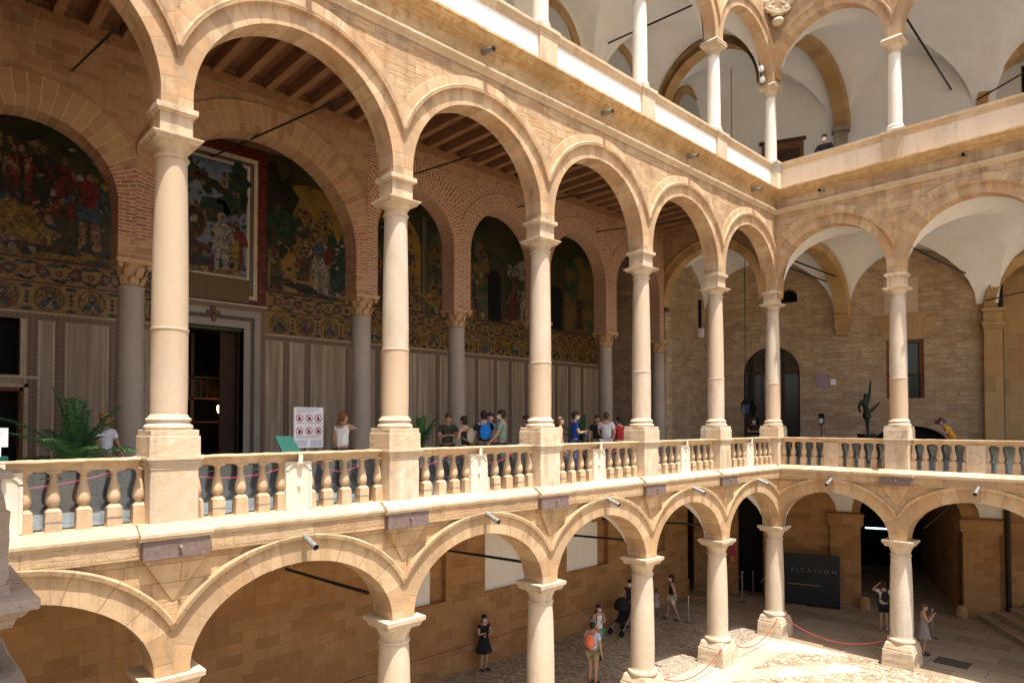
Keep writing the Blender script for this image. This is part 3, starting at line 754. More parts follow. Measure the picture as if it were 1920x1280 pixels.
# ---------------------------------------------------------------- left loggia: timber ceiling, brick arcade, mosaic wall
tc = thing('timber_ceiling', 'dark beamed timber ceiling over the loggia behind the tall left arches', 'ceiling', (-2.2, 10, 7.6))
MB().box((-4.2, -.9, 7.80), (-.24, 22.4, 7.855)).build('ceiling_boards', M_BOARD, tc)
y = -.6; bp = None
while y < 22.3:
    if bp is None: bp = MB().box((-4.2, y - .085, 7.52), (-.24, y + .085, 7.80)).build('beam', M_BEAM, tc, at=(-2.2, y, 7.6), bevel=.01)
    else:
        c = bp.copy(); COL.objects.link(c); c.parent = tc; c.location = Vector((-2.2, y, 7.6)) - WLOC[tc.name]
    y += .57
MB().box((-4.2, -.9, 7.40), (-4.06, 22.4, 7.58)).build('wall_plate', M_BEAM, tc)

aw = thing('brick_arcade', 'inner arcade of red brick and ochre stone arches in front of the mosaics', 'arcade wall', (-4.4, 10, 3.25))
CY = [-3.2, .15, 3.63, 8.92, 12.05, 15.45, 18.95, 22.3]
spO = MB(FN); spB = MB(FN)
for i in range(len(CY) - 1):
    y0, y1 = CY[i], CY[i+1]; uc = (y0 + y1)/2; hb = (y1 - y0)/2; a = hb - .31
    if i < 3:
        z0 = 4.3 if i != 2 else 4.22
        c = round_curve(uc, a, a, z0, 40); ring = M_MIXUV if i > 0 else M_OCHREUV
        rp = [(.62, 0.0), (.625, .035), (.66, .035), (.665, -.02)]
    else:
        z0 = 4.98; c = round_curve(uc, a, a + .04, z0, 40); ring = M_BRICKUV
        rp = [(.50, 0.0), (.505, .03), (.53, .03), (.535, 0), (.84, 0.0), (.845, -.02)]
    arch_ring(FN, c, uc, hb, 3.26, z0, rp, .55).build('arch', ring, aw, merge=False)
    if i < 3: spandrel(FN, c, uc, hb, hb, 3.27, 7.8, -.015, .54, mb=spO)
    else: spandrel(FN, c, uc, hb, hb, 3.27, 7.1, -.015, .54, mb=spB)
spO.box((CY[3], -.54, 7.101), (22.3, -.012, 7.8))
spO.build('upper_wall', M_OCHRE, aw); spB.build('brick_spandrel', M_BRICK, aw)
# brick faces on the stone arches' haunches next to the first brick bay
def corinthian(x, y, label):
    t = thing('arcade_column', label, 'column', (x, y, FL0), 'columns of the brick arcade')
    MB().taper(x, y, FL0, FL0 + .12, .36, .36).lathe([(.34, FL0+.12), (.36, FL0+.17), (.33, FL0+.22), (.29, FL0+.25), (.30, FL0+.29), (.27, FL0+.33)], x, y, 28).build('base', M_GREYCOL, t)
    MB().lathe([(.25, FL0+.33), (.255, .5), (.235, 2.68), (.25, 2.69), (.25, 2.73), (.235, 2.74)], x, y, 32).build('shaft', M_GREYCOL, t)
    b = MB().lathe([(.22, 2.74), (.215, 2.85), (.23, 3.0), (.27, 3.12), (.30, 3.17)], x, y, 24)
    for row, (nz, zz, rr, sz) in enumerate(((8, 2.76, .225, .17), (8, 2.90, .235, .20))):
        for k in range(nz):
            a = 2*pi*(k + .5*row)/nz; dx, dy = cos(a), sin(a); px, py = -dy, dx
            w = .085
            P = []
            for j, (out, up, ww) in enumerate(((0, 0, .9), (.02, .45, 1), (.05, .8, .8), (.10, 1.0, .55), (.115, .9, .25))):
                P.append(((x + dx*(rr+out) - px*w*ww, y + dy*(rr+out) - py*w*ww, zz + sz*up), (x + dx*(rr+out+.02), y + dy*(rr+out+.02), zz + sz*up + .005), (x + dx*(rr+out) + px*w*ww, y + dy*(rr+out) + py*w*ww, zz + sz*up)))
            for A, B in zip(P, P[1:]):
                b.face([A[0], A[1], B[1], B[0]], sm=True); b.face([A[1], A[2], B[2], B[1]], sm=True)
    for k in range(4):
        a = pi/4 + k*pi/2; b.ball((x + .37*cos(a), y + .37*sin(a), 3.13), (.055, .055, .06), 8, 6)
    b.taper(x, y, 3.17, 3.262, .325, .34)
    b.build('carved_capital', M_CAPBR, t)
    return t
a0 = corinthian(-4.475, CY[1], 'grey arcade column left of the picture behind the palm'); note_kids()
for k, l in ((2, 'thick grey arcade column behind the thick near column, by the visitor in the straw hat'), (3, 'grey arcade column right of the woman in the white top'), (4, 'grey arcade column behind the couple looking at a phone'), (5, 'grey arcade column hidden behind the third middle floor column'), (6, 'grey arcade column behind the visitors in white and red shirts'), (7, 'grey half hidden arcade column at the end of the brick arcade')):
    dup(a0, (-4.475, CY[k], FL0), l)

# transverse arch at the end of the loggia
ta = thing('cross_arch', 'brown stone arch closing the left loggia at the corner', 'arch', (-2.3, YC, 4.6))
FT = lambda u, n, z: (u, YC - .3 - n, z)
cu, ch_ = -2.33, 2.08
c = round_curve(cu, 1.95, 1.95, 4.62, 36)
arch_ring(FT, c, cu, 2.30, 4.6, 4.62, [(.30, 0), (.31, .04), (.345, .04), (.349, 0)], .45).build('arch', M_ARCHBR, ta, merge=False)
spandrel(FT, c, cu, 2.35, 2.08, 4.4, 7.8, -.012, .44, mb=None).build('wall_above', M_OCHRE, ta)
MB().box((-4.8, YC-.29, -1.45), (-4.2, YC+.14, 4.4)).build('pier', M_RUBBLE, ta)

# mosaic wall ------------------------------------------------------------
def dado_mat():
    m, t = newmat('veined_marble_slabs')
    W = t.wallcoord()
    s = t.n('ShaderNodeSeparateXYZ', Vector=W)
    v = t.n('ShaderNodeTexNoise', Vector=t.scale(W, (5.5, .22, 1)), Scale=1.4, Detail=6, Roughness=.65).outputs[0]
    st = t.n('ShaderNodeTexVoronoi', {'voronoi_dimensions': '1D'}, W=s.outputs[0], Scale=1.15).outputs['Color']
    r = t.n('ShaderNodeSeparateXYZ', Vector=st).outputs[0]
    base = t.ramp(r, [(0, (.46, .36, .235)), (.4, (.54, .43, .30)), (.7, (.42, .34, .24)), (1, (.58, .48, .34))], 'CONSTANT')
    col = t.mix(t.ramp(v, [(.35, (0, 0, 0)), (.62, (1, 1, 1))]), base, (.28, .19, .11))
    t.bsdf(col, .4, t.bump(v, .05, .01), spec=.35); return m
def dots_mat(name, bg, c1, c2, pitch, r1, r2, ring=None):
    m, t = newmat(name)
    W = t.wallcoord()
    s = t.n('ShaderNodeSeparateXYZ', Vector=W)
    fx = t.math('SUBTRACT', t.math('FRACT', t.math('DIVIDE', s.outputs[0], pitch)), .5)
    fy = t.math('SUBTRACT', t.math('FRACT', t.math('DIVIDE', s.outputs[1], pitch)), .5)
    d = t.math('SQRT', t.math('ADD', t.math('MULTIPLY', fx, fx), t.math('MULTIPLY', fy, fy)))
    n = t.noise(t.pos(), 22, 3)
    col = t.mix(t.math('LESS_THAN', d, r1), bg, c1)
    col = t.mix(t.math('LESS_THAN', d, r2), col, c2)
    col = t.mix(t.math('MULTIPLY', n, .5), col, sc3(bg, .4))
    t.bsdf(col, .45, spec=.3); return m
def tessera(name, cols, scale, dist=1.5, seed=0.0):
    m, t = newmat(name)
    P = t.n('ShaderNodeVectorMath', {'operation': 'ADD'}, i0=t.pos(), i1=(seed, seed*2.3, seed*.7)).outputs[0]
    n = t.n('ShaderNodeTexNoise', Vector=P, Scale=scale, Detail=5, Roughness=.62, Distortion=dist).outputs[0]
    te = t.n('ShaderNodeTexVoronoi', Vector=t.pos(), Scale=45.0).outputs['Color']
    ts = t.n('ShaderNodeSeparateXYZ', Vector=te).outputs[0]
    f = t.math('ADD', n, t.math('MULTIPLY', t.math('SUBTRACT', ts, .5), .10))
    k = len(cols)
    col = t.ramp(f, [(.28 + .44*i/(k-1), c) for i, c in enumerate(cols)])
    t.bsdf(col, .42, t.bump(ts, .08, .004), spec=.35); return m
M_DADO = dado_mat()
M_INLAY = dots_mat('inlaid_strip', (.29, .20, .13), (.14, .055, .035), (.36, .25, .15), .105, .40, .17)
M_INLAYB = dots_mat('inlaid_dark_squares', (.05, .045, .035), (.32, .27, .2), (.05, .04, .03), .085, .36, .2)
M_MOSF = tessera('floral_band', [(.04, .045, .02), (.11, .035, .018), (.22, .14, .03), (.25, .16, .038), (.14, .04, .02), (.045, .055, .03)], 3.4, 2.2)
M_MOSG = tessera('gold_ground', [(.12, .07, .016), (.23, .145, .03), (.30, .195, .042)], 4.0, .6)
M_MOS1 = tessera('dark_scene', [(.012, .015, .010), (.03, .035, .018), (.06, .045, .02), (.035, .02, .012)], 1.1, 1.2, 3.1)
M_MOS2 = tessera('golden_scene', [(.02, .03, .018), (.05, .045, .02), (.20, .115, .02), (.26, .15, .03), (.07, .04, .018)], .75, 1.4, 7.3)
M_MOS3 = tessera('green_scene', [(.012, .02, .014), (.03, .06, .035), (.11, .075, .022), (.17, .10, .028), (.03, .025, .015)], .8, 1.6, 12.7)
M_MOSSKY = tessera('blue_sky_scene', [(.035, .05, .07), (.10, .13, .18), (.17, .20, .24), (.07, .085, .10)], .9, .8, 5.0)
FIG = [M_BDARK, M_GOLD, M_BRED, M_BGREEN, M_BBLUE, M_BFLESH, M_BBROWN, M_BWHITE]
cw = thing('mosaic_wall', 'chapel wall of veined marble slabs and gold mosaics behind the brick arcade', 'wall', (-7.6, 10, FL0))
def wallseg(name, u0, u1, z0, z1, n, mat, parent=cw, back=.05): return MB(FM).box((u0, -back, z0), (u1, n, z1)).build(name, mat, parent)
DY0, DY1 = 5.47, 7.07
MB(FM).box((-1, -.4, FL0), (1.25, 0, 2.30)).box((2.2, -.4, FL0), (4.85, 0, 2.30)).box((7.69, -.4, FL0), (22.4, 0, 2.30)).box((1.25, -.4, .70), (2.2, 0, 1.05)).build('marble_dado', M_DADO, cw)
MB(FM).box((-1, -.4, 2.46), (22.4, -.001, 7.8)).box((-1, -.4, 2.30), (4.85, -.001, 2.46)).box((7.69, -.4, 2.30), (22.4, -.001, 2.46)).build('mosaic_ground', M_MOS1, cw)
for u0, u1 in ((-1, 4.85), (7.69, 22.4)):
    wallseg('inlaid_frieze', u0, u1, 2.30, 2.45, .012, M_INLAY); wallseg('cornice_strip', u0, u1, 2.445, 2.475, .03, M_PALE)
    wallseg('medallion_band', u0, u1, 2.475, 3.13, .006, M_MOSG); wallseg('floral_band', u0, u1, 3.135, 3.66, .008, M_MOSF)
    wallseg('border_strip', u0, u1, 3.64, 3.68, .014, M_BRED); wallseg('border_strip', u0, u1, 3.115, 3.15, .014, M_BRED)
for u in (2.42, 2.93, 4.0, 8.30, 8.95, 10.25, 11.3, 12.4, 13.65, 14.5, 15.4, 16.3, 17.05, 17.9, 18.8, 19.6, 20.4, 21.2):
    q = MB(FM).box((u - .085, -.05, FL0), (u + .085, .012, 2.295))
    for s in (-1, 1): q.box((u + s*.125 - .02, -.05, FL0), (u + s*.125 + .02, .02, 2.29), mi=1)
    q.build('inlaid_strip', [M_INLAY, M_PALE], cw)
def poly_rel(mb, pts, n, mi):
    mb.face([(u, n, z) for u, z in pts], mi=mi)
def disc(mb, u, z, ru, rz, n, mi, k=20): poly_rel(mb, [(u + ru*cos(2*pi*i/k), z + rz*sin(2*pi*i/k)) for i in range(k)], n, mi)
def blob(mb, u, z, ru, rz, n, mi, k=16, jit=.18, rot=0):
    P = []
    for i in range(k):
        a = 2*pi*i/k; j = 1 + R.uniform(-jit, jit); x, w = ru*cos(a)*j, rz*sin(a)*j
        P.append((u + x*cos(rot) - w*sin(rot), z + x*sin(rot) + w*cos(rot)))
    poly_rel(mb, P, n, mi)
def bust(mb, u, z):
    disc(mb, u, z, .29, .29, .010, 2); disc(mb, u, z, .265, .265, .012, 1); disc(mb, u, z + .06, .15, .15, .0135, R.choice((0, 2))); disc(mb, u, z + .06, .138, .138, .0145, 1)
    rb = R.choice((3, 4, 6, 2))
    poly_rel(mb, [(u - .20, z - .19), (u + .20, z - .19), (u + .17, z - .08), (u + .06, z - .02), (u - .06, z - .02), (u - .17, z - .08)], .016, rb)
    poly_rel(mb, [(u - .05, z - .2), (u + .09, z - .2), (u + .02, z - .03)], .0175, R.choice((4, 7, 1)))
    hair = R.choice((6, 0, 7))
    disc(mb, u, z + .075, .075, .095, .018, hair, 14); disc(mb, u, z + .06, .052, .07, .0195, 5, 14); poly_rel(mb, [(u - .045, z + .04), (u + .045, z + .04), (u + .02, z - .05), (u - .02, z - .05)], .021, hair)
def med_run(u0, u1):
    n = max(1, int((u1 - u0)/.735)); p = (u1 - u0)/n
    orn = MB(FM)
    for i in range(n):
        u = u0 + p*(i + .5); mb = MB(FM); bust(mb, u, 2.80); mb.build('saint_medallion', FIG, cw, merge=False)
        for dz in (-.1, .1): disc(orn, u + p/2, 2.80 + dz, .04, .05, .011, 2, 8)
        disc(orn, u + p/2, 2.80, .045, .04, .012, 0, 8)
        blob(orn, u + p/2, 3.05, .12, .04, .011, 3, 8); blob(orn, u + p/2, 2.55, .12, .04, .011, 3, 8)
    for i in range(int((u1 - u0)/.62)):
        u = u0 + .62*(i + .5)
        blob(orn, u, 3.39, .13, .15, .013, 2, 12, .3); blob(orn, u, 3.39, .07, .08, .015, 1, 10, .3); blob(orn, u + .31, 3.39, .07, .07, .013, 2, 8); disc(orn, u + .31, 3.39, .03, .03, .015, 1, 8)
        for s in (-1, 1): blob(orn, u + .31, 3.39 + s*.17, .13, .035, .013, 3, 10, .3, s*.3); blob(orn, u + s*.17, 3.39 + .19, .10, .03, .013, 3, 10, .3, s*.4); blob(orn, u + s*.2, 3.39 - .15, .10, .025, .013, 3, 10, .3, -s*.5); blob(orn, u, 3.39 + s*.05, .18, .015, .016, 4, 8, .3)
    orn.build('band_ornament', FIG, cw, merge=False)
med_run(-.2, 4.8); med_run(7.72, 22.3)
# figured scenes -----------------------------------------------------------
def person_rel(mb, u, z, h, robe, legs=None, lean=0, n=.03, halo=False, hair=6):
    """a simple standing figure in flat mosaic"""
    if halo: disc(mb, u + lean*h*.9, z + h*.9, h*.14, h*.14, n - .002, 1, 16)
    t = lambda f: lean*h*f
    if legs is None:
        poly_rel(mb, [(u - h*.16, z), (u + h*.17, z), (u + h*.13 + t(.4), z + h*.45), (u + h*.14 + t(.75), z + h*.76), (u - h*.12 + t(.75), z + h*.77), (u - h*.11 + t(.4), z + h*.42)], n, robe)
        poly_rel(mb, [(u - h*.02, z + h*.02), (u + h*.06, z + h*.02), (u + h*.05 + t(.6), z + h*.6), (u + t(.6), z + h*.6)], n + .002, R.choice((0, 6)))
    else:
        for s in (-1, 1): poly_rel(mb, [(u + s*h*.07 - h*.035, z), (u + s*h*.09 + h*.05, z), (u + s*h*.05 + h*.045 + t(.4), z + h*.46), (u + s*h*.05 - h*.045 + t(.4), z + h*.46)], n, legs)
        poly_rel(mb, [(u - h*.14 + t(.4), z + h*.33), (u + h*.14 + t(.4), z + h*.34), (u + h*.11 + t(.6), z + h*.6), (u + h*.14 + t(.75), z + h*.77), (u - h*.13 + t(.75), z + h*.77), (u - h*.1 + t(.6), z + h*.6)], n + .001, robe)
    for s in (-1, 1): blob(mb, u + s*h*.17 + t(.6), z + h*.6, h*.035, h*.14, n + .002, R.choice((5, robe)), 10, .1, s*R.uniform(.2, .9))
    disc(mb, u + t(.9), z + h*.875, h*.06, h*.075, n + .003, hair, 14); disc(mb, u + t(.9) + h*.012, z + h*.865, h*.042, h*.058, n + .005, 5, 12)
def scene(u0, u1, z0, z1, ground, fn, arched=True):
    uc, hw = (u0 + u1)/2, (u1 - u0)/2
    b = MB(FM)
    P = [(u0, z0), (u1, z0)]
    if arched:
        for i in range(25):
            a = pi*i/24; P.append((uc + hw*cos(a), z1 - hw + hw*sin(a)))
    else: P += [(u1, z1), (u0, z1)]
    b.face([(u, .018, z) for u, z in P]); 
    o = b.build('mosaic_scene', ground, cw)
    f = MB(FM); fn(f); f.build('mosaic_figures', FIG, o, merge=False)
def clutter(f, u0, u1, z0, z1, k):
    for i in range(k):
        blob(f, R.uniform(u0, u1), R.uniform(z0, z1), R.uniform(.02, .10), R.uniform(.02, .09), .0275 + R.uniform(0, .014), R.choice((0, 0, 6, 6, 3, 1, 5, 2, 7, 4)), 9, .4, R.uniform(0, 3))
def sA(f):
    clutter(f, 1.25, 3.9, 3.8, 6.3, 150)
    blob(f, 2.4, 3.85, 1.5, .16, .026, 1, 20, .2); blob(f, 2.3, 3.95, 1.2, .13, .027, 6, 20, .3)
    for u, h, rb, z in ((1.35, 1.55, 2, 4.6), (1.75, 1.6, 6, 4.7), (2.15, 1.5, 2, 4.75), (2.55, 1.55, 0, 4.8), (2.95, 1.5, 2, 4.7), (1.55, 1.4, 3, 4.9), (2.4, 1.35, 6, 5.0)): person_rel(f, u, z, h, rb, n=.03 + R.uniform(0, .004))
    person_rel(f, 3.45, 4.02, 1.95, 4, 5, n=.04); blob(f, 3.42, 5.35, .24, .35, .046, 2, 12, .2)
    # kneeling gold robe
    poly_rel(f, [(2.0, 4.02), (2.75, 4.0), (2.72, 4.3), (2.35, 4.75), (1.95, 4.95), (1.68, 4.7), (1.62, 4.2)], .042, 1); poly_rel(f, [(1.62, 4.2), (1.68, 4.72), (1.98, 4.97), (1.9, 5.05), (1.5, 4.8), (1.45, 4.1)], .041, 4)
    disc(f, 2.62, 4.62, .13, .15, .046, 6); disc(f, 2.68, 4.58, .09, .11, .048, 5); blob(f, 2.7, 4.3, .25, .07, .046, 5, 10, .1, -.3)
    blob(f, 1.9, 4.04, .2, .08, .045, 5, 10)
def sP(f):
    clutter(f, 5.45, 7.1, 3.95, 6.85, 110)
    blob(f, 5.5, 6.5, .5, .4, .026, 3, 16, .35); blob(f, 6.9, 6.5, .3, .45, .026, 3, 16, .35); blob(f, 6.75, 5.9, .35, .45, .027, 3, 16, .3); blob(f, 6.25, 5.6, .4, .3, .027, 3, 14, .3)
    blob(f, 6.2, 6.3, .42, .12, .031, 0, 14, .3, -.4); blob(f, 5.8, 6.45, .38, .11, .031, 6, 14, .3, .3); blob(f, 6.05, 6.2, .14, .3, .032, 0, 12, .3, .3)
    disc(f, 5.75, 5.2, .34, .44, .031, 1, 24); disc(f, 5.75, 5.2, .30, .40, .033, 0, 24); blob(f, 5.75, 5.1, .17, .26, .035, 6, 14); disc(f, 5.77, 5.28, .09, .12, .037, 5)
    person_rel(f, 6.45, 4.05, 1.6, 7, 7, n=.036, hair=7); person_rel(f, 6.85, 4.1, 1.4, 2, n=.033); blob(f, 6.8, 4.5, .14, .5, .037, 1, 12, .15)
    blob(f, 5.7, 4.45, .45, .4, .034, 6, 16, .25); blob(f, 6.1, 4.2, .5, .15, .035, 0, 14, .3); blob(f, 6.25, 4.02, .85, .1, .03, 1, 16, .2)
def sB(f):
    clutter(f, 7.8, 10.1, 3.75, 6.2, 150)
    blob(f, 8.05, 6.0, .55, 1.1, .026, 0, 18, .35); blob(f, 8.3, 5.6, .7, .45, .027, 3, 18, .4); blob(f, 9.2, 5.4, .6, .9, .024, 1, 22, .4); blob(f, 9.9, 4.8, .35, .8, .028, 3, 16, .4)
    person_rel(f, 8.75, 4.1, 1.15, 6, lean=.25, n=.034); person_rel(f, 9.3, 3.9, 1.75, 7, 7, n=.036, hair=4); blob(f, 9.27, 5.1, .2, .2, .043, 4, 12); blob(f, 9.55, 4.9, .15, .25, .042, 2, 12)
    blob(f, 8.9, 3.88, .9, .14, .03, 0, 16, .3, -.2); blob(f, 9.6, 3.85, .4, .09, .031, 7, 12, .1); poly_rel(f, [(7.8, 3.75), (8.2, 3.72), (8.05, 5.2), (7.85, 5.3)], .028, 6)
    for u, z in ((8.5, 4.9), (9.0, 5.2)): blob(f, u, z, .02, .6, .04, 6, 8, .1, .5)
def sC(f):
    clutter(f, 10.6, 12.9, 3.75, 6.3, 130)
    poly_rel(f, [(11.4, 3.7), (11.75, 3.7), (11.6, 4.7), (11.9, 5.8), (11.75, 5.85), (11.4, 4.8)], .03, 0); blob(f, 11.2, 4.4, .4, .5, .028, 2, 14, .3); blob(f, 10.9, 5.3, .5, .6, .027, 1, 14, .3); blob(f, 12.0, 5.4, .5, .4, .027, 3, 14, .3)
    person_rel(f, 11.1, 4.3, 1.3, 2, n=.034); person_rel(f, 12.0, 4.0, 1.3, 6, n=.034); blob(f, 11.5, 6.1, .8, .4, .029, 0, 16, .35); blob(f, 12.2, 3.85, .8, .1, .03, 1, 14)
def sD(f):
    clutter(f, 13.3, 15.9, 3.75, 6.2, 140)
    blob(f, 15.0, 6.0, .5, .5, .027, 3, 16, .4); blob(f, 14.4, 5.4, .9, .35, .028, 1, 16, .3); blob(f, 13.9, 4.0, 1.2, .22, .03, 1, 18, .2, -.25); blob(f, 14.8, 3.8, .9, .15, .031, 1, 16, .2)
    blob(f, 14.4, 4.7, .45, .26, .034, 7, 14, .2, -.2); blob(f, 14.1, 4.95, .16, .3, .035, 5, 12, .2, .5); person_rel(f, 14.35, 4.7, .85, 2, n=.037); person_rel(f, 14.65, 4.8, .85, 3, n=.036); blob(f, 14.0, 4.5, .3, .2, .033, 0, 12)
    poly_rel(f, [(15.35, 3.75), (15.5, 3.75), (15.2, 5.8), (15.1, 5.8)], .033, 6)
def sE(f):
    clutter(f, 17.0, 18.95, 3.75, 6.0, 100)
    for u, rb, h in ((17.2, 2, 1.3), (17.75, 7, 1.55), (18.25, 6, 1.4), (18.7, 2, 1.35)): person_rel(f, u, 3.85, h, rb, 7 if rb == 7 else None, n=.034)
    blob(f, 17.9, 3.8, 1.2, .12, .03, 1, 16); blob(f, 17.6, 5.7, .6, .4, .028, 7, 14, .4); blob(f, 18.4, 5.5, .5, .5, .028, 3, 14, .4)
scene(-.6, .95, 3.72, 7.0, M_MOS1, lambda f: person_rel(f, .2, 3.9, 1.7, 2))
scene(1.15, 4.75, 3.72, 7.2, M_MOS1, sA)
wallseg('lattice_strip', .97, 1.12, 3.7, 6.6, .02, M_INLAYB)
scene(7.75, 10.2, 3.72, 6.9, M_MOS2, sB); wallseg('dark_pier_strip', 10.25, 10.42, 3.7, 6.9, .02, M_INLAYB)
scene(10.5, 12.95, 3.72, 6.9, M_MOS2, sC); wallseg('dark_pier_strip', 13.0, 13.15, 3.7, 6.9, .02, M_INLAYB)
scene(13.25, 16.0, 3.72, 6.9, M_MOS3, sD)
scene(16.9, 19.0, 3.72, 6.9, M_MOS1, sE); scene(20.1, 22.2, 3.72, 6.9, M_MOS3, lambda f: person_rel(f, 21, 3.9, 1.6, 6))
def slot(u, w, z0, z1):
    b = MB(FM); P = [(u - w, z0), (u + w, z0)] + [(u + w*cos(pi*i/10), z1 - w + w*sin(pi*i/10)) for i in range(11)]
    b.face([(a, .026, z) for a, z in P]); b.build('window', M_BLACK, cw)
slot(16.25, .32, 3.75, 5.6); slot(19.6, .34, 3.75, 5.5)
# framed mosaic over the chapel door
for d, z0, z1, m, n in ((1.42, 3.2, 7.50, M_BRED, .03), (1.36, 3.25, 7.42, M_BRED, .034), (1.17, 3.35, 7.22, M_PALE, .04), (1.06, 3.45, 7.10, M_INLAYB, .045), (.95, 3.55, 6.99, M_PALE, .05)):
    wallseg('frame_band', 6.27 - d, 6.27 + d, z0, z1, n, m)
wallseg('inscription_panel', 6.27 - .95, 6.27 + .95, 3.25, 3.88, .052, dots_mat('inscribed_gold', (.20, .13, .03), (.06, .04, .02), (.16, .10, .025), .07, .36, .12))
scene(6.27 - .87, 6.27 + .87, 3.92, 6.92, M_MOSSKY, lambda f: [None, sP(f)][0], arched=False)
for o in list(COL.objects):
    if o.name.startswith('mosaic_scene') and o.data.materials and o.data.materials[0] == M_MOSSKY:
        o.location.x += .045
# chapel door
dr = thing('chapel_doorway', 'marble doorway with dark open wooden doors and a small cross over it', 'doorway', (-7.5, 6.27, FL0))
def dbox(name, u0, u1, z0, z1, n0, n1, mat): return MB(FM).box((u0, n0, z0), (u1, n1, z1)).build(name, mat, dr, bevel=.004)
for lo, hi, top, n, m in ((DY0 - .62, DY1 + .62, 3.16, .04, M_INLAY), (DY0 - .46, DY1 + .46, 3.02, .07, M_GREYCOL), (DY0 - .30, DY1 + .30, 2.86, .085, M_INLAYB), (DY0 - .17, DY1 + .17, 2.74, .10, M_GREYCOL)):
    b = MB(FM); b.box((lo, -.2, FL0), (DY0, n, top)).box((DY1, -.2, FL0), (hi, n, top)).box((DY0, -.2, 2.55), (DY1, n, top)); b.build('jamb', m, dr)
dbox('lintel_moulding', DY0 - .64, DY1 + .64, 3.16, 3.20, -.1, .13, M_PALE)
b = MB(FM).box((6.22, .1, 2.66), (6.32, .13, 3.06)).box((6.11, .1, 2.84), (6.43, .13, 2.94)); b.build('cross', M_BRED, dr); MB(FM).box((6.245, .13, 2.69), (6.295, .14, 3.03)).box((6.14, .13, 2.865), (6.40, .14, 2.915)).build('cross_inlay', M_GOLD, dr)
b = MB(FM).box((DY0, -2.2, FL0), (DY0 + .05, -.2, 2.6)).box((DY1 - .05, -2.2, FL0), (DY1, -.2, 2.6)).box((DY0, -2.2, 2.55), (DY1, -.2, 2.6)); b.build('passage_lining', M_DOOR, dr)
b = MB(FM).box((DY1 - .46, -.42, FL0), (DY1 - .05, -.36, 2.54)); b.build('door_leaf', M_DOOR, dr)
b = MB(FM).box((DY0, -1.5, 1.25), (DY1 - .06, -1.44, 1.31)).box((DY0 + .75, -1.5, FL0), (DY0 + .83, -1.44, 2.5)); 
for i in range(8): b.box((DY0 + .05 + i*.19, -1.5, .72), (DY0 + .07 + i*.19, -1.45, 1.25))
b.box((DY0, -1.5, .66), (DY1 - .06, -1.44, .72)).box((DY0, -1.5, 0), (DY1 - .06, -1.44, .05)); b.build('inner_screen', M_FRAME, dr)
MB(FM).box((DY0, -1.6, .75), (DY1 - .06, -1.52, 1.22)).build('carved_frieze', M_BBROWN, dr)
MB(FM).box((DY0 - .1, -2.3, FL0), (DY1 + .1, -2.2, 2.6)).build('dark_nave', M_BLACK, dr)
m, t = newmat('lamp_glow'); e = t.n('ShaderNodeEmission', Color=(1, .62, .25, 1), Strength=9.0); t.t.links.new(e.outputs[0], t.out.inputs[0]); M_GLOW = m
lt = thing('lamp', 'small glowing lamp inside the chapel doorway', 'lamp', (-8.7, 6.88, .35))
lb = MB(); lb.lathe([(.02, .28), (.045, .33), (.055, .43), (.04, .5)], -8.65, 6.88, 10); lb.build('flame_glass', M_GLOW, lt); MB().lathe([(.05, .22), (.03, .24), (.03, .28)], -8.65, 6.88, 10).lathe([(.008, .5), (.008, 2.5)], -8.65, 6.88, 6).build('holder', M_IRON, lt)
# dark windows and side door at the far left
b = MB(FM).box((1.1, -.35, FL0), (2.2, -.3, 2.3)); wd = b.build('dark_opening', M_BLACK, cw)
for (u0, u1, z0, z1) in ((1.25, 2.2, 1.05, 2.30),):
    b = MB(FM); b.box((u1, -.02, z0), (u1 + .07, .03, z1)).box((u0, -.02, z0 - .06), (u1 + .07, .03, z0)); b.build('window_frame', M_PALE, cw)
b = MB(FM).box((2.2, -.02, FL0), (2.27, .04, .78)).box((1.2, -.02, .70), (2.27, .04, .78)); b.build('side_door_frame', M_FRAME, cw)
b = MB(FM).box((2.275, -.02, FL0), (2.36, .03, .86)).box((1.2, -.02, .785), (2.36, .03, .86)).box((1.2, -.02, .98), (2.55, .045, 1.035)); b.build('side_door_moulding', M_PALE, cw)
# narthex ceiling and ends
nc = MB().box((-8, -1, 7.56), (-4.7, 22.4, 7.62)); tag(nc.build('porch_ceiling', M_BOARD), 'dark boarded ceiling over the mosaics', 'ceiling')
# ---------------------------------------------------------------- skewed back wall of the far side (three storeys)
def SP(s, n=0): p = A0 + EV*s + NV*n; return (p.x, p.y)
bw = thing('loggia_wall', 'rough stone back wall of the far middle floor with glass door and window', 'wall', FS(5, 0, FL0))
b = MB(FS)
ZT = 7.85
def bx(s0, s1, z0, z1): b.box((s0, -.45, z0), (s1, 0, z1))
bx(-.5, 1.45, -1.5, ZT)
spandrel(FS, round_curve(2.71, 1.11, 1.11, 2.13), 2.71, 1.26, 1.26, -1.5, 4.9, 0, .45, 0, mb=b)
bx(1.45, 3.0, 4.9, ZT); bx(3.0, 3.85, 4.9, 5.08); spandrel(FS, round_curve(3.42, .33, .30, 5.35), 3.42, .42, .43, 5.08, ZT, 0, .45, 0, mb=b); bx(3.85, 3.97, 4.9, ZT)
bx(3.97, 6.45, -1.5, ZT)
spandrel(FS, round_curve(7.8, 1.3, .75, -.86), 7.8, 1.35, 1.35, -1.5, .98, 0, .45, 0, mb=b)
bx(6.45, 7.0, .98, ZT); bx(7.0, 8.3, 3.31, ZT); bx(8.3, 9.15, .98, ZT); bx(9.15, 10.4, -1.5, ZT)
spandrel(FS, round_curve(12.45, 2.0, 1.85, 4.5), 12.45, 2.05, 2.6, 4.5, ZT, -.01, .45, 0, mb=b)
b.build('masonry', M_RUBBLE, bw)
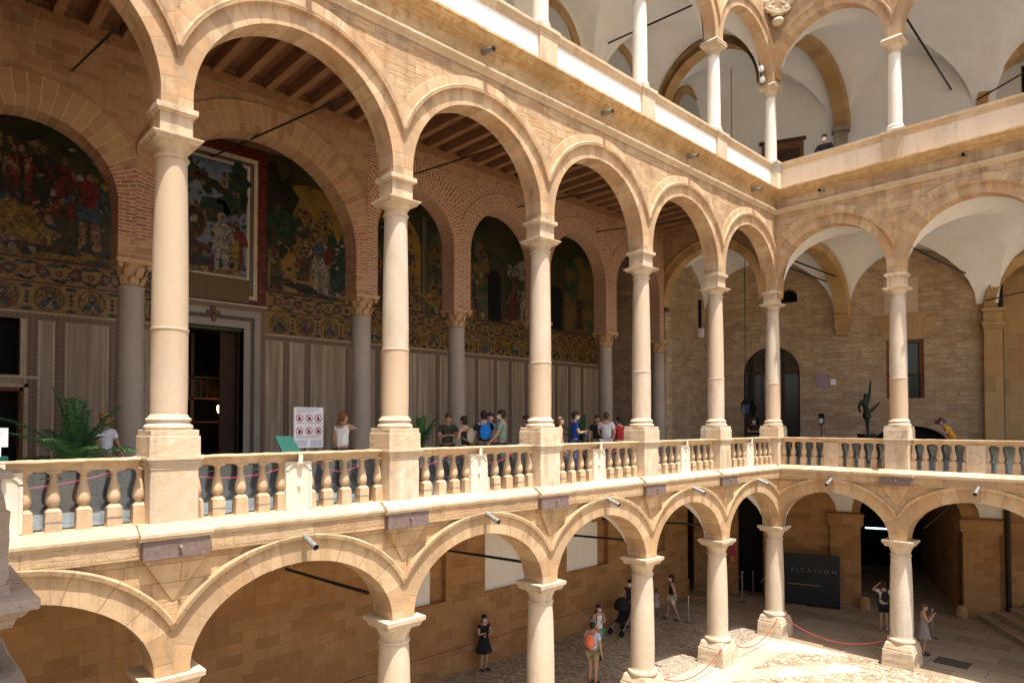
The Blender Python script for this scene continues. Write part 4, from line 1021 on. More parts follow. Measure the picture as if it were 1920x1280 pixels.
MB(FS).box((1.3, -.5, -1.5), (4.0, -.44, 5.8)).box((6.4, -.5, -1.5), (9.2, -.44, 3.5)).build('dark_interior', M_BLACK, bw)
m_, t_ = newmat('dark_window_glass'); t_.bsdf((.012, .013, .012), .06, spec=.6); M_DGLASS = m_
d = MB(FS).box((1.6, -.36, -1.5), (3.82, -.34, 3.25)); do = d.build('glass_door', M_DGLASS, bw)
d = MB(FS)
for s in (1.62, 2.32, 2.71, 3.1, 3.8): d.box((s - .045, -.34, -1.5), (s + .045, -.29, 3.0 if 2 < s < 3.4 else 2.3))
d.box((1.6, -.34, 2.1), (3.82, -.285, 2.2)); d.box((1.6, -.34, -1.5), (3.82, -.285, -1.2)); d.build('door_frame', M_DOOR, do)
d = MB(FS).box((7.0, -.30, 1.0), (8.3, -.28, 3.31)); wo = d.build('window', M_DGLASS, bw)
d = MB(FS).box((7.0, -.28, 1.0), (7.12, -.12, 3.31)).box((8.16, -.28, 1.0), (8.3, -.12, 3.31)).box((7.12, -.28, 3.19), (8.16, -.12, 3.31)).box((7.62, -.28, 1.0), (7.70, -.2, 3.19)).box((7.12, -.28, 1.9), (8.16, -.2, 1.96)); d.build('window_frame', M_FRAME, wo)
d = MB(FS)
for i in range(9): d.tube([(7.1 + i*.135, -.06, 1.0), (7.1 + i*.135, -.06, 1.95)], .011, 6)
d.tube([(7.02, -.06, 1.95), (8.28, -.06, 1.95)], .014, 6); d.build('window_grille', M_IRON, wo)
v = MB(FS)
for i in range(5):
    s0, s1 = 6.9 + i*.33, 6.9 + (i+1)*.33 - .012; k0, k1 = (s0 - 7.72)*.38, (s1 - 7.72)*.38
    a, zb, zt = .02, 3.36, 4.28
    c = [(s0, -.05, zb), (s1, -.05, zb), (s1 + k1, -.05, zt), (s0 + k0, -.05, zt)]; v.hexa([c[0], c[1], (c[1][0], a, zb), (c[0][0], a, zb), c[3], c[2], (c[2][0], a, zt), (c[3][0], a, zt)])
v.build('flat_arch_lintel', M_BROWNST, bw)
MB(FS).box((6.95, -.05, 4.38), (8.12, .012, 5.75)).build('blocked_niche', stone('niche_infill', (.46, .36, .26), pits=.2, var=.12, bump=.1), bw)
FB = lambda s, n, z: FS(s, n, z)
cp = MB(FS)
for a, z0, z1, n in ((.22, 3.56, 3.75, .30), (.27, 3.75, 3.85, .40), (.31, 3.85, 3.95, .46), (.26, 3.95, 4.25, .42), (.32, 4.25, 4.36, .48)): cp.box((5.4 - a, -.02, z0), (5.4 + a, n, z1))
cp.build('corbel', M_BROWNST, bw, bevel=.01)
pr = MB(FS)
for a, z0, z1, n in ((.36, -1.45, -.7, .36), (.30, -.7, 3.55, .30), (.33, 3.55, 3.66, .34), (.38, 3.66, 3.80, .40), (.31, 3.80, 4.2, .32), (.38, 4.2, 4.32, .40)): pr.box((10.5 - a, -.02, z0), (10.5 + a, n, z1))
pr.build('pilaster', M_BROWNST, bw, bevel=.01)
arch_ring(FS, round_curve(12.45, 1.85, 1.85, 4.32), 12.45, 2.3, 4.3, 4.32, [(.30, .12), (.31, .16), (.36, .16), (.37, .0)], .9).build('arch', M_ARCHBR, bw, merge=False)
bb = MB(FS).box((10.2, -2.4, -1.5), (16, -1.9, ZT)); bb.build('recess_wall', M_BROWNST, bw)
MB(FS).box((10.35, -1.9, -1.5), (10.5, -.4, ZT)).build('recess_side', M_PLASTER, bw)
tag(MB(FS).tube([(11.05, -1.0, -1.45), (11.05, -1.0, 7.0)], .085, 12).build('downpipe', M_IRON), 'tall black downpipe in the arched recess at the right edge', 'downpipe')
# corner wall at the end of the left loggia
lw_ = MB().box((-5.25, YC + .15, -1.5), (-4.75, 26.6, ZT)); lw_ = lw_.build('corner_wall', M_RUBBLE); tag(lw_, 'brown stone end wall with a dark slit window beside the lantern', 'wall')
MB().box((-4.8, 25.72, 4.15), (-4.742, 26.05, 5.4)).build('slit_window', M_BLACK, lw_); MB().box((-4.8, 25.70, 4.1), (-4.73, 25.74, 5.42)).box((-4.8, 26.04, 4.1), (-4.73, 26.08, 5.42)).build('slit_jamb', M_BRICK, lw_)
MB().box((-4.78, 25.78, 3.72), (-4.6, 26.0, 4.12)).build('white_box', M_PAPER, lw_)

# vaults ----------------------------------------------------------------
def quads(far_y=.25):
    return [[(-4.76, YC + .2), (-.02, YC + far_y), SP(5.15), SP(-.05)], [(.26, YC + far_y), (3.82, YC + far_y), SP(10.05), SP(5.7)], [(4.1, YC + far_y), (7.8, YC + far_y), SP(14.6), SP(10.75)]]
for lev, zs, H, txt in ((0, -3.6, 1.72, 'ground floor'), (1, 4.55, 2.35, 'middle floor'), (2, 12.05, 2.6, 'top floor')):
    vt = thing('vaulted_ceiling', f'white plastered cross vaults over the far side of the {txt}', 'ceiling', (3, 26, zs + H))
    for q in quads():
        groin(MB(), q, zs, H).build('vault_bay', M_PLASTER, vt)
    Q = quads(); rb_ = MB()
    loft_rib(rb_, (Q[0][1], Q[0][2]), (Q[1][0], Q[1][3]), zs, H); loft_rib(rb_, (Q[1][1], Q[1][2]), (Q[2][0], Q[2][3]), zs, H)
    rb_.build('vault_rib', M_PLASTER, vt)
for lev, zs, H, txt in ((0, -3.57, 1.62, 'ground floor'), (2, 12.05, 2.6, 'top floor')):
    vt = thing('vaulted_ceiling', f'white plastered cross vaults over the left side of the {txt}', 'ceiling', (-2.4, 10, zs + H))
    for k in range(-1, 5):
        e = .235 if lev == 0 else .2
        groin(MB(), [(-4.78, usL(k) + e), (-.27, usL(k) + e), (-.27, usL(k+1) - e), (-4.78, usL(k+1) - e)], zs, H).build('vault_bay', M_PLASTER, vt)
        rb_ = MB(); loft_rib(rb_, ((-4.78, usL(k) - e), (-.27, usL(k) - e)), ((-4.78, usL(k) + e), (-.27, usL(k) + e)), zs, H); rb_.build('vault_rib', M_PLASTER if lev else M_LOWWALL, vt)
# diagonal arch from the corner column to the corbel, on two floors; arch across the corner on the top floor
def cross_arch(p, q, a, bq, z0, w, ring, label, zs=None):
    p, q = Vector((*p, 0)), Vector((*q, 0)); d = (q - p); L = d.length; d.normalize(); nn = Vector((d.y, -d.x, 0))
    Fx = lambda u, n, z: (p.x + d.x*u + nn.x*n, p.y + d.y*u + nn.y*n, z)
    t = thing('cross_arch', label, 'arch', Fx(L/2, 0, z0))
    arch_ring(Fx, round_curve(L/2, a, bq, z0, 40), L/2, L/2 + .6, zs or z0, z0, [(ring, w), (ring + .001, w - .01)], w).build('arch', M_ARCHBR, t, merge=False)
    return t
cross_arch((0.02, YC + .2), SP(5.4, .3), 2.62, 2.2, 4.36, .27, .34, 'brown stone arch from the corner column to the corbel on the middle floor')
cross_arch((0.02, YC + .2), SP(5.45, .3), 2.62, 2.3, 12.1, .27, .36, 'brown stone arch from the corner column to the back wall on the top floor')
cross_arch((-.15, YC), (-4.6, YC), 2.0, 2.05, 12.15, .28, .36, 'brown stone arch across the corner of the top floor, left of the hanging cord', 12.12)
# top floor walls
tw = MB(FS)
def tx(s0, s1, z0, z1): tw.box((s0, -.45, z0), (s1, 0, z1))
tx(-.5, 10.35, 7.9, 15.6); spandrel(FS, round_curve(12.4, 1.95, 1.95, 12.2), 12.4, 2.05, 2.7, 12.2, 15.6, -.01, .45, 0, mb=tw)
twl = thing('top_floor_wall', 'white plastered back wall of the far side top floor with a dark wooden door', 'wall', FS(5, 0, 8))
tw.build('plaster', M_PLASTER, twl)
MB(FS).box((2.4, -.02, 7.97), (4.05, .06, 11.9)).build('door', M_FRAME, twl); MB(FS).box((2.55, .05, 7.97), (3.9, .08, 11.6)).box((2.3, -.02, 11.9), (4.15, .12, 12.02)).build('door_lintel', M_DOOR, twl)
MB(FS).box((5.2, -.02, 7.97), (5.7, .34, 11.9)).box((5.12, -.02, 11.9), (5.78, .42, 12.1)).build('pilaster', M_NEAR, twl, bevel=.01)
arch_ring(FS, round_curve(12.4, 1.9, 1.9, 12.15), 12.4, 2.35, 8.0, 12.15, [(.36, .10), (.362, .0)], .8).build('arch', M_ARCHBR, twl, merge=False)
MB(FS).box((10.2, -2.5, 7.9), (16, -2.0, 15.6)).build('recess_wall', M_PLASTER, twl)
MB(FS).box((12.1, -2.02, 12.9), (13.2, -1.98, 14.3)).build('dark_window', M_BLACK, twl)
tl = thing('top_floor_wall', 'white plastered inner wall of the left side top floor with brown blind arches', 'wall', (-4.9, 12, 8))
MB().box((-5.3, -2, 7.97), (-4.76, 26.6, 15.6)).build('plaster', M_PLASTER, tl)
FU = lambda u, n, z: (-4.76 + n, u, z)
for uc, a in ((25.25, 1.15), (20.0, 1.15), (16.4, 1.15), (12.6, 1.15), (8.7, 1.15)):
    arch_ring(FU, round_curve(uc, a, a + .1, 12.95), uc, a + .5, 10, 12.95, [(.33, .10), (.332, .0)], .0).build('blind_arch', M_BROWNST, tl, merge=False)
    P = [(uc - a, 8), (uc + a, 8)] + [(uc + a*cos(pi*i/20), 12.95 + (a + .1)*sin(pi*i/20)) for i in range(21)]
    z = MB(FU); z.face([(u, .02, w) for u, w in P]); z.build('recess', stone('grey_plaster', (.42, .43, .44), pits=0, var=.05, bump=.05) if 'grey_plaster' not in MATS else MATS['grey_plaster'], tl)

# ground floor of the far side ------------------------------------------------
gw = thing('portico_wall', 'amber stone back wall of the far portico with a dark passage and doorway', 'wall', FS(5, 0, G))
b = MB(FS)
def gx(s0, s1, z0=G - .05, z1=-1.75, n0=-.6, n1=0.0): b.box((s0, n0, z0), (s1, n1, z1))
gx(-.55, 1.30); gx(1.30, 2.32, -2.9, -1.75); gx(2.32, 6.0); gx(9.45, 16, n1=-.001)
spandrel(FS, round_curve(7.72, 1.70, 1.0, -3.5), 7.72, 1.72, 1.73, -3.5, -1.75, -.002, .6, 0, mb=b)
b.build('masonry', M_LOWWALL, gw)
for s0, s1 in ((4.9, 6.0), (9.45, 10.6)):
    b = MB(FS)
    b.box((s0, -.6, G), (s1, .22, -4.17)); b.box((s0 - .04, -.5, -4.17), (s1 + .04, .26, -4.10)); b.box((s0 - .1, -.5, -4.10), (s1 + .1, .33, -3.72)); b.box((s0 - .13, -.5, -3.72), (s1 + .13, .36, -3.66))
    b.build('pilaster', M_LOWWALL, gw, bevel=.012)
b = MB(FS); b.box((5.6, -9, G), (6.0, -.6, -1.8)); b.box((9.45, -9, G), (9.9, -.6, -1.8)); b.build('passage_side', M_LOWWALL, gw)
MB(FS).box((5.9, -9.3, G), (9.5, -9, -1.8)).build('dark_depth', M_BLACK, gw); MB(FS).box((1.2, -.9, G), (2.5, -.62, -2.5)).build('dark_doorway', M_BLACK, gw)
MB(FS).box((5.9, -9, -2.4), (9.5, -.6, -2.2)).build('passage_vault', M_LOWWALL, gw)
m, t = newmat('tube_light'); e = t.n('ShaderNodeEmission', Color=(.55, .8, 1, 1), Strength=2.2); t.t.links.new(e.outputs[0], t.out.inputs[0])
tag(MB(FS).box((6.35, -2.0, -4.52), (7.5, -1.96, -4.46)).build('tube_light', m), 'thin bluish white tube light inside the dark passage', 'light')
for s in (6.05, 9.4):
    g = MB(FS).lathe([(.18, 0), (.2, .25), (.13, .42), (0, .46)], 0, 0, 12)
    for i in range(len(g.v)):
        pass
def guard(s, label):
    x, y = SP(s, .45)
    g = MB().lathe([(.2, G), (.2, G + .3), (.14, G + .45), (0.0, G + .5)], x, y, 12); tag(g.build('guard_stone', M_BROWNST), label, 'guard stone')
guard(6.1, 'worn guard stone at the left foot of the dark passage'); guard(9.35, 'worn guard stone at the right foot of the dark passage')
tag(MB(FS).tube([(10.88, .15, G), (10.88, .15, -1.8)], .09, 10).build('downpipe', M_IRON), 'black downpipe beside the right pilaster of the ground floor', 'downpipe')
stp = thing('steps', 'stone steps rising to the right of the far portico', 'steps', (5.6, 30, G))
Dv = Vector((.549, -.836, 0)); Nv = Vector((.836, .549, 0)); o0 = Vector((3.95, 30.75, 0))
for k in range(4):
    FK = lambda u, n, z: tuple(o0 + Dv*u + Nv*n + Vector((0, 0, z)))
    MB(FK).box((.0 - k*.1, .5*k, G - .01), (7.5, .5*k + (4 - k)*.5 + 1.5, G + .17*(k + 1) - k*.0001)).build('step', M_FLAG, stp, bevel=.012)
# black exhibition board
def text(s, size, mat, parent, name, F, s0, n, z, ex=.004, spacing=1.0):
    cu = bpy.data.curves.new(name, 'FONT'); cu.body = s; cu.size = size; cu.extrude = ex; cu.space_character = spacing; cu.align_x = 'LEFT'
    tmp = bpy.data.objects.new('tmp', cu); COL.objects.link(tmp)
    dg = bpy.context.evaluated_depsgraph_get(); me = bpy.data.meshes.new_from_object(tmp.evaluated_get(dg))
    bpy.data.objects.remove(tmp)
    for v in me.vertices: v.co = Vector(F(s0 + v.co.x, n + v.co.z, z + v.co.y)) - (WLOC.get(parent.name) or Vector((0,0,0)))
    me.materials.append(mat)
    o = bpy.data.objects.new(name, me); COL.objects.link(o); o.parent = parent; WLOC[o.name] = Vector((0, 0, 0))
    return o
bd = thing('exhibition_board', 'large black board with spaced pale letters leaning near the dark passage', 'board', FS(3.9, .9, G))
MB(FS).box((2.45, .84, G + .05), (5.2, .9, -5.28)).build('panel', M_BOARDBL, bd)
MB(FS).box((3.98, .72, G + .01), (5.19, 1.0, G + .05)).box((2.6, .72, G + .01), (3.2, 1.0, G + .05)).build('foot', M_IRON, bd)
text('FICATION', .21, M_WHITEINK, bd, 'lettering', FS, 3.42, .902, -6.0, .003, 1.95)
for i, (s0, w) in enumerate(((3.35, .13), (3.5, .22), (3.75, .12), (3.9, .30), (4.25, .26))):
    pass
sm = MB(FS); u = 3.3
while u < 4.45:
    w = R.uniform(.02, .05); sm.box((u, .90, -6.52), (u + w, .904, -6.485)); u += w + .018
sm.build('small_print', M_GOLDINK, bd)
# red sign on the wall behind the columns
rs = MB(FS).box((.95, .002, -6.05), (1.22, .03, -5.25)); rs = rs.build('wall_sign', M_RED); tag(rs, 'red and yellow sign on the wall left of the dark doorway', 'sign')
MB(FS).box((1.0, .03, -6.0), (1.17, .036, -5.75)).build('yellow_field', plain('sign_yellow', (.5, .3, .04)), rs)

# left portico wall with white panels
lp = thing('portico_wall', 'amber ashlar back wall of the left portico with recessed white panels', 'wall', (-4.9, 10, G))
b = MB(FW); b.box((-3, -.4, G - .05), (24.9, 0, -5.17)); b.box((-3, -.4, -3.38), (24.9, 0, -1.74)); last = -3
nich = [(1.9, 4.1), (5.75, 7.95), (9.65, 11.95), (13.45, 15.75), (17.2, 19.5), (21.0, 23.2)]
for u0, u1 in nich[2:]: b.box((last, -.4, -5.17), (u0, 0, -3.38)); last = u1
b.box((last, -.4, -5.17), (24.9, 0, -3.38)); b.box((24.4, -3, G - .05), (24.9, -.4, -1.74)); b.build('masonry', M_LOWWALL, lp)
for u0, u1 in nich[2:]: 
    MB(FW).box((u0, -.3, -5.17), (u1 - .5, -.12, -3.38)).build('white_panel', M_PANEL, lp); MB(FW).box((u1 - .5, -.3, -5.17), (u1, -.2, -3.38)).build('niche_back', M_LOWWALL, lp)
    MB(FW).box((u0 - .05, -.02, -5.21), (u1 + .05, .04, -5.165)).build('sill', M_LOWWALL, lp, bevel=.006)
MB(FW).box((-3, -.01, G), (24.9, .06, G + .75)).build('base_course', M_LOWWALL, lp, bevel=.01)
MB(FW).box((24.95, -2.5, G), (26.6, -2.3, -1.8)).build('dark_opening', M_BLACK, lp)

# tie rods ---------------------------------------------------------------
def rod(p, q, r, label): tag(MB().tube([p, q], r, 6).build('tie_rod', M_IRON), label, 'tie rod', 'iron tie rods')
rod((-.25, 2.4, 5.72), (-4.2, 2.52, 6.65), .022, 'iron tie rod under the timber ceiling in the left edge bay')
rod((-.22, 5.97, 5.88), (-7.45, 6.2, 6.99), .022, 'long iron tie rod crossing in front of the framed mosaic')
rod((-.22, 10.0, 6.2), (-4.2, 10.33, 6.71), .02, 'iron tie rod in front of the first red brick arch')
rod((-.22, 13.9, 6.2), (-4.2, 14.25, 6.71), .02, 'iron tie rod in front of the second red brick arch')
rod((-.22, 17.8, 6.2), (-4.2, 18.1, 6.71), .02, 'iron tie rod in front of the third red brick arch')
for k, (y0, y1) in enumerate(((6.6, 7.1), (10.6, 11.2), (14.6, 15.2), (18.5, 19.1))):
    rod((-.3, y0, -3.15), (-4.8, y1, -3.5), .035, f'dark iron tie bar under the {ordn[k+1]} ground floor arch from the left')
rod((.1, 23.6, 5.96), FS(5.66, 0, 5.8), .03, 'upper of two iron tie rods behind the corner arch'); rod((.39, 22.98, 5.49), FS(4.97, 0, 5.79), .028, 'lower of two iron tie rods behind the corner arch')
rod((4.25, 22.95, 5.45), FS(9.79, 0, 5.7), .03, 'iron tie rod under the white vault right of the bronze figure')
rod(FS(10.3, .2, 4.62), FS(13, .2, 5.2), .025, 'iron tie rod across the arched recess at the right edge')
rod((-4.75, 18.9, 13.78), (-.2, 18.55, 13.29), .03, 'iron tie rod on the left side of the top floor'); rod((4.25, 22.93, 12.57), FS(9.33, 0, 12.99), .035, 'iron tie rod on the far side of the top floor')
rod(FS(10.14, .1, 12.37), FS(12.6, .1, 13.6), .03, 'iron tie rod across the top floor arch at the right edge')
rod((4.5, 23.2, -3.2), FS(9.2, .4, -3.0), .03, 'pale sagging cable under the ground floor vault at the right')
# near corner of the camera's own side
nr = thing('near_pedestal', 'weathered grey stone pedestal and ledge in the lower left corner, close to the viewer', 'pedestal', (7.216, .048, -1.45))
x, y = 7.216, .048
MB().taper(x, y, -.63, -.318, .30, .295).taper(x, y, -.32, -.20, .285, .27).taper(x, y, -.20, -.175, .31, .30).build('plinth_block', M_NEAR, nr, bevel=.012, cuts=5, rough=.012)
MB().taper(x, y, -.668, -.628, .38, .378).taper(x, y, -.70, -.668, .33, .36).taper(x, y, -.735, -.70, .305, .32).build('ledge', M_NEAR, nr, bevel=.005, cuts=5, rough=.008)
MB().taper(x, y, -.80, -.735, .25, .285).taper(x, y, -.93, -.80, .235, .235).taper(x, y, -1.46, -.93, .36, .35).build('foot_moulding', M_NEAR, nr, bevel=.01, cuts=4, rough=.01)
ns = MB().box((-.2, -6, 4.7), (14, .2, 8.0)).box((-.2, -6, -1.75), (14, .15, -1.62)); tag(ns.build('near_wing_shade_mass', M_FACADER), 'unseen upper wall of the side of the courtyard where the viewer stands, added as shade', 'building')  # unseen simplified mass, added to keep sun off the near pedestal

# closing walls behind the visible rooms
cb = MB().box((-12, 22.42, -1.5), (-4.6, 22.66, 7.85)); tag(cb.build('porch_end_wall', M_RUBBLE), 'stone end wall closing the mosaic porch', 'wall')
cb = MB().box((-9.2, 24.0, G), (-9.0, 30, -1.75)).box((-9.0, 29.8, G), (-4, 30, -1.75)).box((-9, 23.4, G), (-4.85, 23.6, -1.75)); tag(cb.build('sky_leak_blocker', M_LOWWALL), 'blocker walls added behind the end of the left portico against sky leaks', 'wall')  # added walls that block sky light leaking through the corner opening
cb = MB().box((-12, -2.0, -1.5), (-.3, -1.8, 15.6)); tag(cb.build('loggia_end_wall', M_OCHRE), 'end wall of the left loggia beyond the picture', 'wall')
cb = MB().box((-5.5, -6.2, G), (-.3, -6, -1.7)); tag(cb.build('portico_end_wall', M_LOWWALL), 'end wall of the left portico beyond the picture', 'wall')
# ---------------------------------------------------------------- people
SKIN = plain('skin', (.48, .27, .18), .6, var=.06); SKIND = plain('tanned_skin', (.36, .19, .115), .6, var=.06)
CL = {}
def cloth(c, rough=.85):
    k = tuple(round(x, 3) for x in c)
    if k not in CL: CL[k] = plain('cloth', c, rough, var=.14, scale=14, bump=.15)
    return CL[k]
HAIRC = {'dark': plain('dark_hair', (.018, .012, .009), .5, var=.3), 'brown': plain('brown_hair', (.07, .035, .018), .5, var=.3), 'red': plain('auburn_hair', (.13, .05, .02), .5, var=.3)}
MASKM = plain('face_mask', (.55, .66, .68), .7, var=.05); MASKW = plain('white_mask', (.75, .75, .73), .7, var=.05)
def grow(name, nodes, edges, mat, parent, sub=1, extra=None):
    """skin-modifier surface over a joint graph; nodes: key -> (pos, rx, ry)"""
    keys = list(nodes); ix = {k: i for i, k in enumerate(keys)}
    me = bpy.data.meshes.new(name); me.from_pydata([nodes[k][0] for k in keys], [(ix[a], ix[b]) for a, b in edges], [])
    o = bpy.data.objects.new('tmp_skin', me); COL.objects.link(o)
    sk = o.modifiers.new('s', 'SKIN'); sk.use_smooth_shade = True; sk.branch_smoothing = .4
    for i, k in enumerate(keys):
        d = me.skin_vertices[0].data[i]; d.radius = (nodes[k][1], nodes[k][2]); d.use_root = (i == 0)
    if sub:
        s = o.modifiers.new('b', 'SUBSURF'); s.levels = sub; s.render_levels = sub
    dg = bpy.context.evaluated_depsgraph_get(); m2 = bpy.data.meshes.new_from_object(o.evaluated_get(dg))
    bpy.data.objects.remove(o); bpy.data.meshes.remove(me)
    m2.name = name; m2.materials.clear(); m2.materials.append(mat)
    if extra is not None:
        bm = bmesh.new(); bm.from_mesh(m2); t = bpy.data.meshes.new('x'); t.from_pydata(extra.v, [], extra.f); t.polygons.foreach_set('use_smooth', [True]*len(t.polygons)); bm.from_mesh(t); bpy.data.meshes.remove(t)
        bmesh.ops.remove_doubles(bm, verts=bm.verts, dist=1e-5); bm.to_mesh(m2); bm.free()
    r = bpy.data.objects.new(name, m2); COL.objects.link(r); r.parent = parent; WLOC[r.name] = Vector((0, 0, 0))
    return r
ARMS = {  # elbow, wrist for the right side (x mirrored for the left), unit height, facing +y
    'down': ((.135, -.01, .645), (.14, .03, .505)), 'akimbo': ((.20, -.05, .66), (.11, .03, .585)), 'front': ((.13, .05, .655), (.04, .17, .68)),
    'phone': ((.13, .07, .67), (.04, .16, .79)), 'brow': ((.19, .08, .80), (.06, .10, .92)), 'neck': ((.24, .02, .79), (.07, -.02, .85)), 'chest': ((.135, .03, .665), (.0, .13, .70)),
    'fold': ((.14, .03, .655), (-.02, .12, .66)), 'reach': ((.16, .08, .66), (.12, .22, .60)), 'rail': ((.15, .06, .66), (.07, .19, .60)), 'swing': ((.14, -.06, .655), (.14, -.07, .52)), 'low': ((.14, .04, .65), (.09, .14, .56))}
def person(label, x, y, z, h, face, arms=('down', 'down'), top=('shirt', (.5, .5, .5)), bot=('pants', (.05, .06, .1)), hair='dark', style='short', mask=None, stride=0.0, bend=0.0, hat=None, pack=None, skin=None, shoe=(.05, .05, .05), sleeve=.5, shade=None):
    """face: heading in degrees (0 = +x, 90 = +y)"""
    t = thing('person', label, 'person', (x, y, z)); t.rotation_euler = (0, 0, radians(face - 90)); t.scale = (h, h, h)
    skm = skin or SKIN
    def B(p):   # bend the upper body forward about the hips
        px, py, pz = p
        if bend and pz > .52:
            d = pz - .52; return (px, py + d*sin(bend), .52 + d*cos(bend) - py*0)
        return p
    n = {}; e = []
    n['pel'] = ((0, 0, .53), .082, .062); n['sp'] = (B((0, .005, .62)), .072, .055); n['ch'] = (B((0, 0, .735)), .09, .064); n['ub'] = (B((0, -.005, .80)), .072, .05); n['nk'] = (B((0, 0, .845)), .030, .032); n['hd'] = (B((0, .008, .885)), .036, .04)
    e += [('pel', 'sp'), ('sp', 'ch'), ('ch', 'ub'), ('ub', 'nk'), ('nk', 'hd')]
    for s, nm in ((1, 'r'), (-1, 'l')):
        arm = arms[0 if s == 1 else 1]; el, wr = ARMS[arm] if isinstance(arm, str) else arm
        sh = B((s*.102, -.005, .805)); el = B((s*el[0], el[1], el[2])); wr = B((s*wr[0], wr[1], wr[2]))
        n[nm+'sh'] = (sh, .034, .034); n[nm+'el'] = (el, .024, .024); n[nm+'wr'] = (wr, .016, .015)
        d = (Vector(wr) - Vector(el)).normalized(); side = d.cross(Vector((0, 0, 1))) if abs(d.z) < .9 else Vector((0, 1, 0)); side.normalize(); up = d.cross(side)
        pl = Vector(wr) + d*.032; n[nm+'pm'] = (tuple(pl), .019, .012)
        e += [('ub', nm+'sh'), (nm+'sh', nm+'el'), (nm+'el', nm+'wr'), (nm+'wr', nm+'pm')]
        for i, (o, L) in enumerate(((-.014, .036), (-.005, .043), (.005, .041), (.014, .032))):
            a = pl + side*o + d*.022; b = a + d*L*.55 + up*.003; c = b + d*L*.4 + up*.010
            n[f'{nm}f{i}'] = (tuple(a), .0055, .0055); n[f'{nm}g{i}'] = (tuple(b), .0052, .0052); n[f'{nm}h{i}'] = (tuple(c), .0045, .0045)
            e += [(nm+'pm', f'{nm}f{i}'), (f'{nm}f{i}', f'{nm}g{i}'), (f'{nm}g{i}', f'{nm}h{i}')]
        a = Vector(wr) + d*.018 - side*.018*s; b = a + d*.024 - side*.012*s
        n[nm+'t0'] = (tuple(a), .0065, .0065); n[nm+'t1'] = (tuple(b), .0055, .0055); e += [(nm+'wr', nm+'t0'), (nm+'t0', nm+'t1')]
        st = stride * s
        n[nm+'hp'] = ((s*.048, 0, .50), .052, .056); n[nm+'kn'] = ((s*.052, .012 + st*.5, .285), .032, .034); n[nm+'an'] = ((s*.054, -.012 + st - abs(min(0, st))*.15, .055), .018, .021)
        n[nm+'hl'] = ((s*.055, -.002 + st, .024), .020, .018); n[nm+'to'] = ((s*.062, .085 + st, .016), .020, .013)
        e += [('pel', nm+'hp'), (nm+'hp', nm+'kn'), (nm+'kn', nm+'an'), (nm+'an', nm+'hl'), (nm+'hl', nm+'to')]
    hc = Vector(B((0, .014, .93)))
    hm = MB()
    M = Matrix.Rotation(-bend*.8, 3, 'X') if bend else Matrix.Identity(3)
    hm.ball(hc, (.047, .058, .068), 14, 12, M=M)
    hm.ball(hc + M @ Vector((0, .020, -.042)), (.034, .036, .030), 10, 7, M=M)          # jaw
    hm.ball(hc + M @ Vector((0, .060, -.010)), (.008, .013, .014), 7, 6, M=M)             # nose
    for s in (-1, 1): hm.ball(hc + M @ Vector((s*.047, -.002, -.006)), (.007, .014, .018), 7, 6, M=M)
    body = grow('body', n, e, skm, t, 1, hm)
    fe = MB()
    for s in (-1, 1): fe.ball(hc + M @ Vector((s*.018, .0545, .006)), (.007, .004, .004), 8, 5, M=M)
    fe.ball(hc + M @ Vector((0, .0575, -.040)), (.014, .004, .004), 8, 5, M=M)
    fe.build('eyes_and_mouth', HAIRC['dark'], t)
    # hair
    hb = MB(); hb.ball(hc + M @ Vector((0, -.006, .014)), (.052, .062, .066), 14, 10, M=M @ Matrix.Rotation(.24, 3, 'X'), zmin=-.15)
    hb.ball(hc + M @ Vector((0, -.020, -.004)), (.049, .044, .056), 12, 8, M=M)
    if style in ('long', 'pony', 'bun', 'tied'):
        hb.ball(hc + M @ Vector((0, -.030, -.012)), (.047, .038, .060), 12, 8, M=M)
    if style == 'long': hb.ball(hc + M @ Vector((0, -.036, -.075)), (.055, .030, .085), 12, 8, M=M)
    if style == 'pony': hb.ball(hc + M @ Vector((0, -.075, -.045)), (.022, .022, .075), 10, 8, M=M @ Matrix.Rotation(-.25, 3, 'X'))
    if style == 'bun': hb.ball(hc + M @ Vector((0, -.055, .055)), (.026, .026, .026), 10, 8)
    hb.build('hair', HAIRC[hair], t)
    if mask: 
        mm = MB(); mm.ball(hc + M @ Vector((0, .012, -.030)), (.043, .056, .036), 12, 8, M=M); mm.build('face_mask', MASKM if mask == 'blue' else MASKW, t)
    if hat:
        hh = MB(); hh.lathe([(.10, .945), (.098, .952), (.056, .958), (.054, .985), (.045, 1.005), (0, 1.01)], 0, .0, 20); hh.build('straw_hat', cloth(hat), t)
    # clothes: shells over the same joints
    def shell(name, keys, grow_by, col, ends=None):
        nn = {k: (n[k][0], n[k][1] + grow_by, n[k][2] + grow_by) for k in keys}
        nn.update(ends or {})
        ee = [(a, b) for a, b in e if a in nn and b in nn]
        ee += [x for x in (ends or {}).get('_e', [])]
        return nn, ee
    kind, col = top
